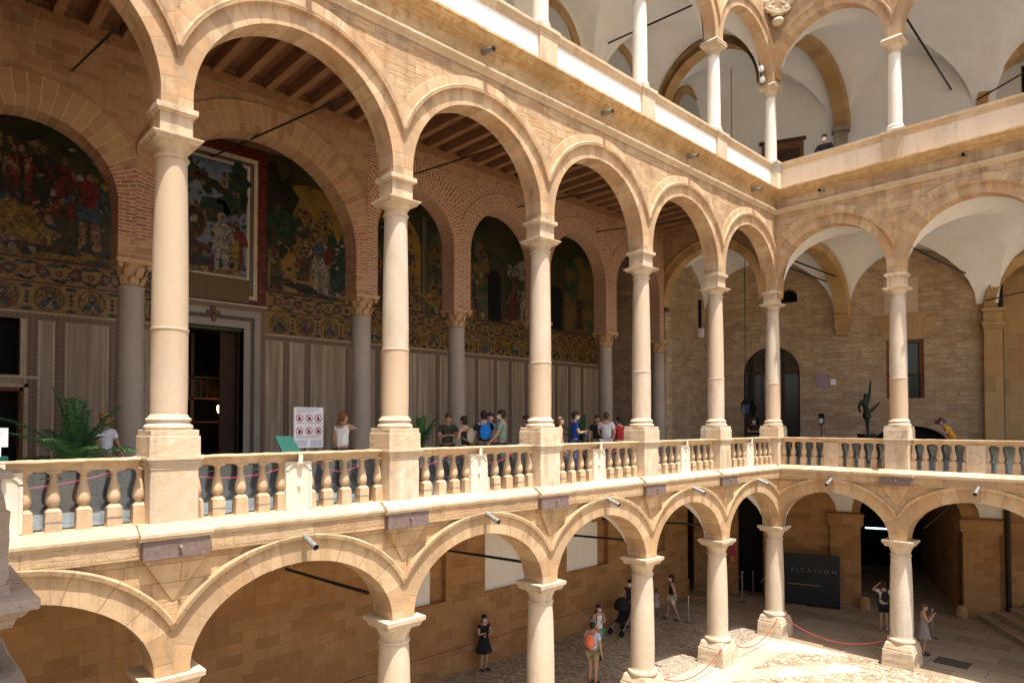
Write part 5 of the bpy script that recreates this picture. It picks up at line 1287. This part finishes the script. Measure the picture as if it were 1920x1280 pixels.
    if kind:
        keys = ['pel', 'sp', 'ch', 'ub']; nn = {k: (n[k][0], n[k][1] + .013, n[k][2] + .013) for k in keys}
        nn['pel'] = ((0, 0, .525), n['pel'][1] + .014, n['pel'][2] + .014)
        ee = [('pel', 'sp'), ('sp', 'ch'), ('ch', 'ub')]
        if kind != 'tank': nn['nkc'] = (B((0, -.002, .832)), .047, .043); ee.append(('ub', 'nkc'))
        for nm in 'rl':
            if kind == 'tank': 
                a, b = Vector(n['ub'][0]), Vector(n[nm+'sh'][0]); nn[nm+'sh'] = (tuple(a.lerp(b, .62)), .028, .04); ee.append(('ub', nm+'sh')); continue
            nn[nm+'sh'] = (n[nm+'sh'][0], .043, .043); ee.append(('ub', nm+'sh'))
            a, b = Vector(n[nm+'sh'][0]), Vector(n[nm+'el'][0])
            if kind == 'jacket':
                nn[nm+'el'] = (n[nm+'el'][0], .035, .035); nn[nm+'wr'] = (n[nm+'wr'][0], .026, .026); ee += [(nm+'sh', nm+'el'), (nm+'el', nm+'wr')]
            else:
                nn[nm+'sl'] = (tuple(a.lerp(b, sleeve + .12)), .040, .040); ee.append((nm+'sh', nm+'sl'))
        grow('jacket' if kind == 'jacket' else 'shirt', nn, ee, cloth(col), t, 1)
    kind, col = bot
    if kind in ('pants', 'shorts'):
        nn = {'pel': ((0, 0, .535), n['pel'][1] + .012, n['pel'][2] + .012)}; ee = []
        for nm in 'rl':
            nn[nm+'hp'] = (n[nm+'hp'][0], .062, .066); ee.append(('pel', nm+'hp'))
            a, b = Vector(n[nm+'hp'][0]), Vector(n[nm+'kn'][0])
            if kind == 'shorts': nn[nm+'sh2'] = (tuple(a.lerp(b, .72)), .056, .058); ee.append((nm+'hp', nm+'sh2'))
            else:
                nn[nm+'kn'] = (n[nm+'kn'][0], .044, .046); nn[nm+'an'] = (n[nm+'an'][0], .032, .034); ee += [(nm+'hp', nm+'kn'), (nm+'kn', nm+'an')]
        grow('trousers' if kind == 'pants' else 'shorts', nn, ee, cloth(col), t, 1)
    elif kind in ('skirt', 'dress', 'long_skirt'):
        zb = {'skirt': .33, 'dress': .33, 'long_skirt': .10}[kind]; z1 = .60
        m = MB(); N = 28
        def ring(z, rx, ry, amp): return [(rx*cos(2*pi*k/N)*(1 + amp*sin(k*2*pi*7/N)), ry*sin(2*pi*k/N)*(1 + amp*sin(k*2*pi*7/N)), z) for k in range(N)]
        rs = [ring(z1, .078, .064, 0), ring(.54, .10, .084, .02), ring((zb + .54)/2, .125, .105, .05), ring(zb, .15, .13, .08)]
        for a, b in zip(rs, rs[1:]):
            for k in range(N): m.face([a[k], a[(k+1)%N], b[(k+1)%N], b[k]], sm=True)
        o = m.build('skirt', cloth(col), None); o.parent = t; o.location = (0, 0, 0)
    ft = MB()
    for nm in 'rl':
        a, b = Vector(n[nm+'hl'][0]), Vector(n[nm+'to'][0]); c = a.lerp(b, .45); ft.ball((c.x, c.y, .024), (.031, .075, .025), 12, 8)
    o = ft.build('shoes', cloth(shoe), None); o.parent = t; o.location = (0, 0, 0)
    if pack:
        pk = MB(); pc = Vector(B((0, -.105, .70))); pk.ball(pc, (.082, .05, .115), 14, 10)
        for s in (-1, 1): pk.tube([B((s*.06, -.075, .63)), B((s*.075, .03, .68)), B((s*.072, .052, .76)), B((s*.066, .0, .86)), B((s*.055, -.075, .79))], .010, 6)
        tk = thing('backpack', pack[1], 'bag', (x, y, z)); tk.rotation_euler = t.rotation_euler; tk.scale = t.scale
        o = pk.build('bag', cloth(pack[0]), None); o.parent = tk; o.location = (0, 0, 0)
    for o in [c for c in bpy.data.objects if c.parent == t]: o.location = (0, 0, 0)
    return t
def held(label, name, cat, x, y, z, size, mat, rot=0):
    b = MB().box((-size[0]/2, -size[1]/2, -size[2]/2), size and (size[0]/2, size[1]/2, size[2]/2)); o = b.build(name, mat, bevel=.003); o.location = (x, y, z); o.rotation_euler = (0, .2, radians(rot)); tag(o, label, cat); return o
# loggia
person('visitor in a straw hat and white shirt half hidden behind the palm', -3.2, 2.93, FL0, 1.62, 30, ('low', 'low'), ('shirt', (.6, .62, .66)), ('pants', (.2, .19, .16)), 'brown', hat=(.36, .17, .06), skin=SKIND)
person('woman in a white ruffled top with a hand on her neck', -2.2, 7.12, FL0, 1.69, 100, ('neck', 'down'), ('shirt', (.78, .78, .77)), ('pants', (.03, .03, .035)), 'red', 'pony', sleeve=.2)
person('man in a dark olive shirt bending over a phone with the woman beside him', -2.65, 10.3, FL0, 1.70, -30, ('front', 'front'), ('shirt', (.035, .035, .025)), ('pants', (.04, .04, .04)), 'brown', bend=.2, skin=SKIND)
person('woman with a dark bun and black sleeveless top holding a phone', -2.2, 10.55, FL0, 1.62, 190, ('front', 'front'), ('tank', (.015, .015, .017)), ('pants', (.03, .03, .03)), 'dark', 'bun', bend=.12, pack=((.38, .31, .22), 'beige cloth bag on the back of the woman with the bun'))
person('man with a bright blue backpack and dark shirt looking down', -2.0, 10.95, FL0, 1.76, 150, ('front', 'low'), ('shirt', (.02, .022, .03)), ('shorts', (.08, .07, .06)), 'dark', pack=((.01, .16, .55), 'bright blue backpack on the man beside the green shirt'))
person('dark haired visitor mostly hidden behind the blue backpack', -2.65, 11.75, FL0, 1.72, -60, ('akimbo', 'akimbo'), ('shirt', (.12, .15, .17)), ('pants', (.03, .03, .04)), 'dark', 'long')
person('man in a sage green shirt with a pale blue face mask', -1.6, 11.2, FL0, 1.78, 215, ('down', 'low'), ('shirt', (.22, .31, .24)), ('pants', (.05, .05, .06)), 'dark', mask='blue')
person('visitor in dark clothes half hidden by the third middle floor column', -2.5, 12.95, FL0, 1.66, 200, ('front', 'front'), ('shirt', (.015, .02, .022)), ('pants', (.03, .03, .03)), 'dark', 'pony')
person('long haired woman with a pale bag just right of the third column', -1.5, 13.2, FL0, 1.62, 60, ('down', 'down'), ('tank', (.12, .07, .05)), ('shorts', (.55, .52, .48)), 'brown', 'long')
person('man in a royal blue T-shirt reading a leaflet', -2.0, 14.4, FL0, 1.78, 50, ('front', 'front'), ('shirt', (.015, .05, .30)), ('pants', (.02, .05, .22)), 'dark', mask='white')
held('white leaflet in the hands of the man in royal blue', 'leaflet', 'leaflet', -1.85, 14.72, -.25, (.02, .2, .14), M_PAPER, 50)
person('woman in a black cardigan and patterned top facing the others', -2.6, 16.15, FL0, 1.69, -40, ('down', 'low'), ('shirt', (.018, .017, .02)), ('pants', (.20, .17, .16)), 'dark', 'long')
person('man in a white T-shirt seen from behind at the end of the arcade', -2.2, 16.1, FL0, 1.78, 120, ('low', 'low'), ('shirt', (.62, .62, .66)), ('pants', (.5, .5, .53)), 'brown')
person('man in a red T-shirt with a hand on his hip', -2.2, 16.75, FL0, 1.65, 170, ('akimbo', 'akimbo'), ('shirt', (.36, .02, .03)), ('pants', (.28, .03, .03)), 'dark', mask='white')
x, y = SP(2.04, .9)
person('seated looking visitor in dark clothes at the arched glass door', x, y, FL0, 1.66, -60, ('fold', 'fold'), ('shirt', (.02, .018, .02)), ('pants', (.03, .03, .03)), 'brown', mask='white')
person('bending visitor in a yellow top photographing over the far balustrade', 4.9, 25.0, FL0, 1.70, 200, ('phone', 'phone'), ('shirt', (.62, .27, .02)), ('pants', (.05, .05, .06)), 'brown', bend=.5)
held('black camera held by the bending visitor in yellow', 'camera', 'camera', 4.45, 24.85, .02, (.12, .16, .11), M_IRON, 20)
person('man in a dark suit and white mask on the top floor behind the parapet', 1.63, YC + .55, 7.97, 1.88, -80, ('rail', 'rail'), ('jacket', (.018, .018, .024)), ('pants', (.02, .02, .024)), 'dark', mask='white')
# ground floor
person('woman in a black dress and mask leaning against the amber wall', -4.45, 13.1, G, 1.66, -8, ('chest', 'fold'), ('shirt', (.012, .012, .014)), ('skirt', (.014, .015, .018)), 'dark', 'pony', mask='blue', sleeve=.25)
person('man in a cap and light blue T-shirt with an orange bag', -1.55, 14.64, G, 1.78, 100, ('down', 'down'), ('shirt', (.50, .56, .68)), ('shorts', (.30, .26, .13)), 'dark', pack=((.80, .20, .10), 'bright orange drawstring bag on the man in light blue'))
cp = MB(); cp.lathe([(.094, 0), (.097, .03), (.085, .085), (.05, .115), (0, .122)], 0, 0, 18); cp.face([(-.07, .06, .01), (.07, .06, .01), (.05, .17, .0), (-.05, .17, .0)])
o = cp.build('flat_cap', cloth((.22, .22, .24)), None); o.location = (-1.565, 14.66, G + 1.69); o.rotation_euler = (0, 0, radians(10)); tag(o, 'grey cap on the man with the orange bag', 'cap')
person('woman in a white tank top and green trousers with a rucksack', -2.76, 16.38, G, 1.68, -15, ('low', 'chest'), ('tank', (.72, .68, .66)), ('pants', (.06, .28, .17)), 'dark', 'pony', mask='blue', stride=.06, pack=((.05, .045, .04), 'small dark rucksack on the woman in green trousers'))
person('woman in a dark dress pushing the black pushchair', -3.92, 19.62, G, 1.72, -75, ('reach', 'reach'), ('shirt', (.05, .025, .028)), ('skirt', (.045, .028, .03)), 'dark', 'tied', mask='white', sleeve=.2)
person('small child in a white dress beside the column', -4.18, 21.66, G, .97, -70, ('down', 'down'), ('shirt', (.55, .46, .46)), ('dress', (.56, .48, .48)), 'dark', 'long', shoe=(.3, .2, .18))
person('woman in a black top and white shorts walking behind the columns', -3.39, 21.5, G, 1.69, -150, ('swing', 'swing'), ('tank', (.014, .013, .015)), ('shorts', (.62, .56, .52)), 'dark', 'long', mask='white', stride=.13)
person('visitor behind the corner column with one bare arm showing', -1.72, 26.6, G, 1.72, 150, ('down', ((.22, .05, .68), (.30, .12, .54))), ('shirt', (.02, .02, .024)), ('pants', (.02, .02, .024)), 'dark')
person('man in a white T-shirt and black shorts photographing with a raised arm', 2.46, 25.95, G, 1.72, 125, ('chest', 'brow'), ('shirt', (.66, .66, .68)), ('shorts', (.015, .015, .018)), 'dark', shoe=(.45, .45, .46), pack=((.02, .02, .022), 'small black rucksack on the man in the white T-shirt and shorts'))
tkx = person('woman in a striped dress taking a photo with her phone', 4.18, 24.1, G, 1.62, 20, ('phone', 'phone'), ('tank', (.30, .25, .23)), ('dress', (.26, .22, .21)), 'brown', 'tied')
held('dark phone held up by the woman in the striped dress', 'phone', 'phone', 4.44, 24.22, G + 1.33, (.012, .08, .16), M_IRON, 20)
held('dark phone held by the woman in the black dress', 'phone', 'phone', -4.2, 13.02, G + 1.17, (.012, .075, .15), M_IRON, -10)
# pushchair
pc = thing('pushchair', 'black folding pushchair with a hood under the left arches', 'pushchair', (-3.72, 18.88, G))
px, py = -3.72, 18.88
b = MB(); b.ball((px - .02, py + .02, G + .95), (.27, .30, .30), 16, 10, zmin=-.35); b.build('hood', cloth((.012, .014, .013)), pc)
b = MB(); b.hexa([(px-.2,py-.25,G+.42),(px+.2,py-.28,G+.40),(px+.2,py+.12,G+.46),(px-.2,py+.15,G+.48),(px-.22,py-.02,G+.5),(px+.22,py-.05,G+.48),(px+.22,py+.28,G+1.0),(px-.22,py+.3,G+1.0)]); b.build('seat', cloth((.015, .016, .016)), pc, bevel=.03)
b = MB()
for s in (-.24, .24): b.tube([(px+s, py+.42, G+1.05), (px+s, py+.1, G+.55), (px+s, py-.35, G+.12)], .014, 6); b.tube([(px+s, py-.05, G+.52), (px+s, py+.34, G+.12)], .014, 6)
b.tube([(px-.24, py+.42, G+1.05), (px+.24, py+.42, G+1.05)], .018, 8); b.build('frame', M_STEEL, pc)
for sx in (-.24, .24):
    for sy in (-.35, .34):
        w = MB(); w.tube([(px+sx-.03, py+sy, G+.11), (px+sx+.03, py+sy, G+.11)], .11, 18); w.build('wheel', M_IRON, pc)

# ---------------------------------------------------------------- props
def sun_sign():
    t = thing('notice_board', 'white notice board with six red ringed prohibition symbols', 'notice board', (-2.6, 6.55, FL0))
    Fq = lambda u, n, z: (-2.6 + n*.98 , 6.2 + u, z)
    Fq = lambda u, n, z: (-2.6 + n, 6.22 + u, z)
    MB(Fq).box((0, -.015, -.52), (.66, .015, .33)).build('panel', M_PAPER, t)
    MB(Fq).box((.30, -.05, FL0), (.36, -.02, -.5)).box((.1, -.2, FL0), (.56, .15, FL0 + .03)).build('stand', M_STEEL, t)
    g = MB(Fq)
    for i in range(3):
        for j in range(2):
            r = MB(Fq); k = MB(Fq)
            u, z = .12 + i*.21, .10 - j*.27
            for a in range(20):
                a0, a1 = 2*pi*a/20, 2*pi*(a+1)/20
                r.face([(u + .085*cos(a0), .018, z + .085*sin(a0)), (u + .085*cos(a1), .018, z + .085*sin(a1)), (u + .068*cos(a1), .018, z + .068*sin(a1)), (u + .068*cos(a0), .018, z + .068*sin(a0))])
            c, s = cos(radians(135)), sin(radians(135))
            r.face([(u + .07*c - .008*s, .018, z + .07*s + .008*c), (u + .07*c + .008*s, .018, z + .07*s - .008*c), (u - .07*c + .008*s, .018, z - .07*s - .008*c), (u - .07*c - .008*s, .018, z - .07*s + .008*c)])
            disc(k, u, z + .018, .020, .022, .0168, 0, 12); blob(k, u, z - .02, .038, .028, .0172, 0, 10)
            if (i + j) % 2: k.box((u + .01, .0165, z - .01), (u + .045, .0174, z + .02))
            ro = r.build('prohibition_ring', M_RED, t); k.build('pictogram', M_INK, ro, merge=False)
    for z, w in ((.285, .5), (.255, .4), (.225, .3), (-.01, .55), (-.29, .55), (-.31, .45)): g.box((.05, .016, z), (.05 + w, .018, z + .010))
    for u0 in (.03, .36): g.box((u0, .016, -.49), (u0 + .26, .0175, -.36), mi=1)
    g.build('small_print', [M_GREYINK, plain('pale_blue_sheet', (.5, .5, .62))], t, merge=False)
sun_sign()
tb = MB(); tb.hexa([(-1.75,5.60,-.62),(-1.75,5.98,-.62),(-1.70,5.98,-.62),(-1.70,5.60,-.62),(-1.93,5.50,-.25),(-1.93,5.84,-.25),(-1.88,5.84,-.25),(-1.88,5.50,-.25)])
g = thing('reading_board', 'tilted teal board on a stand left of the notice with symbols', 'board', (-1.8, 5.7, FL0)); tb.build('panel', M_GREEN, g); MB().tube([(-1.78, 5.75, FL0), (-1.78, 5.75, -.6)], .025, 8).box((-1.95, 5.55, FL0), (-1.6, 5.95, FL0 + .03)).build('stand', M_STEEL, g)
g = thing('notice_stand', 'small white notice over a teal box at the left edge behind the handrail', 'notice', (-1.2, 1.25, FL0))
MB().box((-1.22, .75, -.34), (-1.19, 1.31, -.07)).build('card', M_PAPER, g); MB().box((-1.35, .7, -.70), (-1.05, 1.3, -.47)).build('teal_box', M_GREEN, g); MB().tube([(-1.205, 1.22, FL0), (-1.205, 1.22, -.34)], .018, 8).build('post', M_STEEL, g)
b = MB()
for z, w in ((-.12, .3), (-.155, .38), (-.2, .33), (-.24, .36)): b.box((-1.19, .84, z), (-1.186, .84 + w, z + .012))
b.build('print', M_GREYINK, g)
def palm(label, x, y, z, hh, nf, seed, spread):
    r = random.Random(seed); t = thing('potted_palm', label, 'plant', (x, y, z))
    MB().lathe([(.17, z), (.2, z + .1), (.25, z + .38), (.27, z + .40), (.27, z + .44), (.23, z + .44), (.22, z + .40), (0, z + .40)], x, y, 20).build('pot', M_POT, t)
    MB().lathe([(.09, z + .38), (.11, z + .55), (.08, z + .68), (0, z + .72)], x, y, 12).build('trunk', M_BBROWN, t)
    fr = MB()
    for i in range(nf):
        az = 2*pi*i/nf + r.uniform(-.25, .25); L = spread*r.uniform(.8, 1.15); lift = r.uniform(.5, 1.35) if i % 3 else 1.45
        P = []; p = Vector((x, y, z + .66)); d = Vector((cos(az)*cos(lift), sin(az)*cos(lift), sin(lift)))
        for k in range(13):
            P.append(p.copy()); p = p + d*(L/12); d = (d + Vector((0, 0, -.085 - .03*r.random()))).normalized()
        fr.tube(P, [.012*(1 - k/14) + .003 for k in range(13)], 5, raw=True)
        for k in range(1, 13):
            for q in range(3):
                base = P[k-1].lerp(P[k], q/3); dd = (P[k] - P[k-1]).normalized(); side = dd.cross(Vector((0, 0, 1))); side.normalize(); upv = side.cross(dd)
                ln = .30*hh*(1 - abs(k - 5)/10.5)
                for s in (-1, 1):
                    tip = base + side*s*ln*.75 + dd*ln*.6 + upv*ln*.12 - Vector((0, 0, ln*r.uniform(.05, .45))); mid = base.lerp(tip, .45) + upv*.03; w = dd*.013
                    fr.face([base - w, base + w, mid + w*1.2, mid - w*1.2], raw=True); fr.face([mid - w*1.2, mid + w*1.2, tip], raw=True)
    fr.build('fronds', M_LEAF, t, merge=False)
palm('large potted palm at the left edge of the loggia behind the handrail', -2.55, 2.35, FL0, 1.15, 17, 3, 1.25)
palm('potted palm behind the second middle floor column, left of the couple', -3.3, 9.9, FL0, .9, 13, 5, .95)
palm('small potted palm behind the woman in the black cardigan', -3.4, 16.3, FL0, .9, 13, 8, .95); palm('small potted palm near the end of the brick arcade', -3.3, 18.3, FL0, .8, 12, 9, .9)
def rope(name, pts, sag, mat, label, r=.018, n=20, grp=None):
    P = []
    for a, b in zip(pts, pts[1:]):
        for k in range(n + 1):
            f = k/n; p = Vector(a).lerp(Vector(b), f); p.z -= sag*4*f*(1-f); P.append(p)
    tag(MB().tube(P, r, 7, raw=True).build(name, mat), label, 'rope', grp)
# courtyard ropes and posts
for k, (a, b, s, l) in enumerate((((.33, usL(3) + .1, -6.66), (.36, usL(4) - .22, -6.66), .52, 'red rope between the fourth and fifth ground floor columns'), ((.36, usL(4) + .05, -6.66), (.28, YC - .42, -6.66), .50, 'red rope between the fifth ground floor column and the corner pillar'), ((.40, YC - .22, -6.62), (BR - .40, YC - .2, -6.68), .42, 'long red rope along the far side from the corner pillar'), ((.33, usL(2) + .1, -6.66), (.33, usL(3) - .2, -6.66), .5, 'red rope reaching the fourth ground floor column at the lower edge'))):
    rope('barrier_rope', [a, b], s, M_ROPE, l, .014)
    for p in (a, b): pass
def post(x, y, label, h=1.0):
    t = thing('barrier_post', label, 'post', (x, y, G)); MB().lathe([(.17, G), (.17, G + .015), (.03, G + .035), (.025, G + .04)], x, y, 20).build('foot', M_STEEL, t); MB().lathe([(.024, G + .04), (.024, G + h - .06), (.045, G + h - .05), (.045, G + h), (.0, G + h + .02)], x, y, 14).build('pole', M_STEEL, t)
post(-2.78, 21.64, 'steel barrier post right of the woman in white shorts'); post(-2.79, 25.75, 'taller steel barrier post left of the black board', 1.25); post(-3.04, 27.2, 'steel barrier post farthest back beside the dark doorway'); post(3.9, 26.2, 'steel barrier post right of the woman in the striped dress')
rope('barrier_rope', [(-2.78, 21.64, G + .93), (-2.79, 25.75, G + 1.1)], .3, M_ROPE, 'dim red rope between two barrier posts in the left portico'); 
# red ropes on the loggia
lpts = [(-.75, -.5), (-.75, 2.9), (-.8, 5.7), (-.8, 6.95), (-.8, 9.0), (-.8, 11.0), (-.8, 13.0), (-.8, 15.0), (-.8, 17.0)]
for i, ((xa, ya), (xb, yb)) in enumerate(zip(lpts, lpts[1:])):
    rope('barrier_rope', [(xa, ya, -.62), (xb, yb, -.62)], .30, M_ROPEP, f'pink red rope behind the left balustrade, {["in the bay with the palm", "left of the thick column bay", "in front of the notice board", "beside the second column", "in front of the couple", "in front of the green shirt", "at the third column", "in front of the visitor in blue", "near the red shirt"][i]}', .022)
for i, (xa, ya) in enumerate(lpts[1:]):
    t = thing('rope_stand', f'steel rope stand behind the left balustrade, {ordn[i] if i < 6 else ["seventh", "eighth"][i-6]} from the left', 'post', (xa, ya, FL0)); MB().lathe([(.16, FL0), (.16, FL0+.015), (.025, FL0+.035), (.022, -.62), (.04, -.61), (.04, -.55), (0, -.53)], xa, ya, 14).build('pole', M_STEEL, t)
# lanterns
def lantern(label, x, y, ztop, zb, s=1.0):
    t = thing('lantern', label, 'lantern', (x, y, zb))
    MB().tube([(x, y, zb + .75*s), (x, y, ztop)], .014, 6).build('cord', M_IRON, t)
    b = MB(); 
    for k in range(6):
        a0, a1 = 2*pi*k/6, 2*pi*(k+1)/6
        for a in (a0,): b.tube([(x + .12*s*cos(a), y + .12*s*sin(a), zb), (x + .21*s*cos(a), y + .21*s*sin(a), zb + .42*s)], .012, 5)
        b.tube([(x + .21*s*cos(a0), y + .21*s*sin(a0), zb + .42*s), (x + .21*s*cos(a1), y + .21*s*sin(a1), zb + .42*s)], .014, 5); b.tube([(x + .12*s*cos(a0), y + .12*s*sin(a0), zb), (x + .12*s*cos(a1), y + .12*s*sin(a1), zb)], .012, 5)
    b.lathe([(.23*s, zb + .42*s), (.12*s, zb + .55*s), (.05*s, zb + .66*s), (.03*s, zb + .76*s), (0, zb + .78*s)], x, y, 6, sm=False); b.lathe([(.0, zb - .1*s), (.04*s, zb - .04*s), (.11*s, zb)], x, y, 6, sm=False); b.build('cage', M_IRON, t)
    MB().lathe([(.105*s, zb + .01), (.19*s, zb + .40*s)], x, y, 6, sm=False).build('panes', M_GLASS, t)
lantern('iron lantern hanging on a long cord in front of the arched glass door', -2.3, 25.2, 6.8, .35)
lantern('dark iron lantern hanging behind the white parapet of the top floor', -2.5, 24.6, 14.3, 9.7, 1.1)
# signs on the far wall
tag(MB(FS).box((4.44, 0, 1.46), (4.93, .03, 2.06)).build('wall_sign', M_SIGNPK, bevel=.004), 'mauve square information sign on the rubble wall', 'sign'); tag(MB(FS).box((4.98, 0, 1.56), (5.18, .04, 1.80)).build('wall_sign', M_PAPER, bevel=.004), 'small white square sign beside the mauve one', 'sign')
x, y = SP(4.6, .7)
t = thing('display_stand', 'slim dark stand with a small screen left of the bronze figure', 'stand', (x, y, FL0)); MB().lathe([(.14, FL0), (.14, FL0 + .02), (.018, FL0 + .03), (.018, -.05)], x, y, 12).build('pole', M_IRON, t); MB().box((x - .11, y - .03, -.05), (x + .11, y + .03, .38)).build('holder', M_IRON, t, bevel=.01); MB().box((x - .08, y - .036, .0), (x + .08, y - .03, .18)).build('card', M_PAPER, t)
# bronze figure
sx, sy = 1.95, 26.0
t = thing('statue', 'green bronze figure of a dancer with one arm stretched upward', 'statue', (sx, sy, FL0))
n = {'pel': ((0, 0, .95), .15, .13), 'sp': ((-.02, 0, 1.2), .15, .12), 'ch': ((-.07, 0, 1.52), .21, .15), 'nk': ((-.05, 0, 1.76), .07, .07), 'hd': ((-.04, -.02, 1.92), .10, .11), 'hd2': ((-.04, -.02, 2.02), .07, .08),
     'rs': ((.10, 0, 1.70), .085, .085), 're': ((.16, 0, 2.1), .06, .06), 'rw': ((.19, 0, 2.45), .045, .045), 'rh': ((.22, 0, 2.66), .03, .025), 'ls': ((-.25, 0, 1.62), .085, .085), 'le': ((-.33, .06, 1.3), .06, .06), 'lw': ((-.22, .1, 1.05), .045, .045),
     'rp': ((.02, 0, .82), .13, .12), 'rk': ((.04, 0, .42), .085, .08), 'ra': ((.05, 0, .06), .05, .05), 'rt': ((.06, -.06, -.02), .045, .04), 'lp': ((.12, -.02, 1.06), .10, .10), 'lk': ((.32, -.02, 1.26), .075, .075), 'la': ((.52, .0, 1.45), .045, .045), 'lt': ((.62, .0, 1.58), .04, .035)}
ed = [('pel','sp'),('sp','ch'),('ch','nk'),('nk','hd'),('hd','hd2'),('ch','rs'),('rs','re'),('re','rw'),('rw','rh'),('ch','ls'),('ls','le'),('le','lw'),('pel','rp'),('rp','rk'),('rk','ra'),('ra','rt'),('sp','lp'),('lp','lk'),('lk','la'),('la','lt')]
f_ = grow('figure', n, ed, M_BRONZE, t, 2); f_.location = (0, 0, 1.04); f_.scale = (.78, .78, .74)
MB().taper(0, 0, 0, .95, .22, .2).taper(0, 0, .95, 1.05, .24, .24).build('base', M_IRON, None, bevel=.01).parent = t
t.rotation_euler = (0, 0, .81)
# top floor details
t = thing('vent_box', 'small cream louvred box at the corner of the top floor parapet', 'box', (.38, 22.3, 8.9)); MB().box((.20, 22.14, 8.06), (.48, 22.46, 9.02)).build('casing', M_CREAMBOX, t, bevel=.008)
b = MB()
for i in range(7): b.box((.23, 22.13, 8.62 + i*.05), (.49, 22.43, 8.635 + i*.05))
b.build('louvres', M_GREYINK, t)
for i, (dx, dz) in enumerate(((-.05, 0), (.05, -.35))):
    p = FL(YC - .55 + dx, -.05, 12.35 + dz)
    t = thing('floodlight', ['upper white floodlight beside the top floor corner column', 'lower white floodlight beside the top floor corner column'][i], 'lamp', p); MB().box((p[0] - .07, p[1] - .09, p[2] - .08), (p[0] + .08, p[1] + .07, p[2] + .08)).build('housing', M_LAMPW, t, bevel=.02); MB().tube([(p[0], p[1], p[2]), (p[0] - .1, p[1] + .45, p[2])], .015, 6).build('bracket', M_IRON, t)
t = thing('carved_shield', 'white carved stone cartouche with scrolls in the top corner', 'relief', (.55, YC - .55, 14.5))
cx, cy, cz = .45, YC - .45, 14.75
Ms = Matrix.Rotation(radians(45), 3, 'Z')
b = MB()
b.ball((cx, cy, cz), (.36, .16, .5), 18, 12, M=Ms)
b.build('shield', M_PALE, t); b = MB()
for k in range(14):
    a = 2*pi*k/14; o = Ms @ Vector((.46*cos(a), -.05, .60*sin(a))); b.ball(Vector((cx, cy, cz)) + o, (.15, .12, .14), 10, 7)
for s in (-1, 1):
    P = [Vector((cx, cy, cz)) + Ms @ Vector((s*(.1 + .09*i*cos(i*.55)), -.12, -.45 - .22*sin(i*.5))) for i in range(9)]; b.tube(P, [.07 - .004*i for i in range(9)], 8, raw=True)
b.ball((cx + .08, cy - .08, cz - .95), (.2, .16, .14), 12, 8); b.build('scrolls', M_PALE, t)

# ---------------------------------------------------------------- camera, sun, sky
cam = bpy.data.cameras.new('camera'); co = bpy.data.objects.new('camera', cam); COL.objects.link(co)
co.location = (10.5, 0, 0); co.rotation_euler = (radians(90 + 1.26505), 0, radians(46.3654))
cam.sensor_width = 36; cam.lens = 36*1241.77/1920; cam.shift_x = 0; cam.shift_y = (765.16 - 640)/1920; cam.clip_start = .05; cam.clip_end = 1000
sc.camera = co
SUN = Vector((.316, -.07, 1.0)).normalized()
sl = bpy.data.lights.new('sun', 'SUN'); sl.energy = 4.8; sl.angle = radians(.53); sl.color = (1, .95, .87)
so = bpy.data.objects.new('sun', sl); COL.objects.link(so); so.location = (20, -5, 60); so.rotation_euler = (-SUN).to_track_quat('-Z', 'Y').to_euler()
w = bpy.data.worlds.new('World'); sc.world = w; w.use_nodes = True
nt = w.node_tree; nt.nodes.clear(); ou = nt.nodes.new('ShaderNodeOutputWorld'); bg = nt.nodes.new('ShaderNodeBackground'); sk = nt.nodes.new('ShaderNodeTexSky')
sk.sky_type = 'NISHITA'; sk.sun_disc = False; sk.sun_elevation = math.asin(SUN.z); sk.sun_rotation = atan2(SUN.x, SUN.y); sk.air_density = 1.0; sk.dust_density = 4.0; sk.ozone_density = .6
nt.links.new(sk.outputs[0], bg.inputs[0]); bg.inputs[1].default_value = .145; nt.links.new(bg.outputs[0], ou.inputs[0])
sc.view_settings.view_transform = 'Standard'; sc.view_settings.look = 'None'; sc.view_settings.gamma = 1.0; sc.view_settings.use_curve_mapping = False
sc.view_settings.exposure = .84
sc.cycles.use_denoising = True; sc.cycles.max_bounces = 8; sc.cycles.diffuse_bounces = 5; sc.cycles.glossy_bounces = 3; sc.cycles.transparent_max_bounces = 12; sc.cycles.sample_clamp_indirect = 6.0
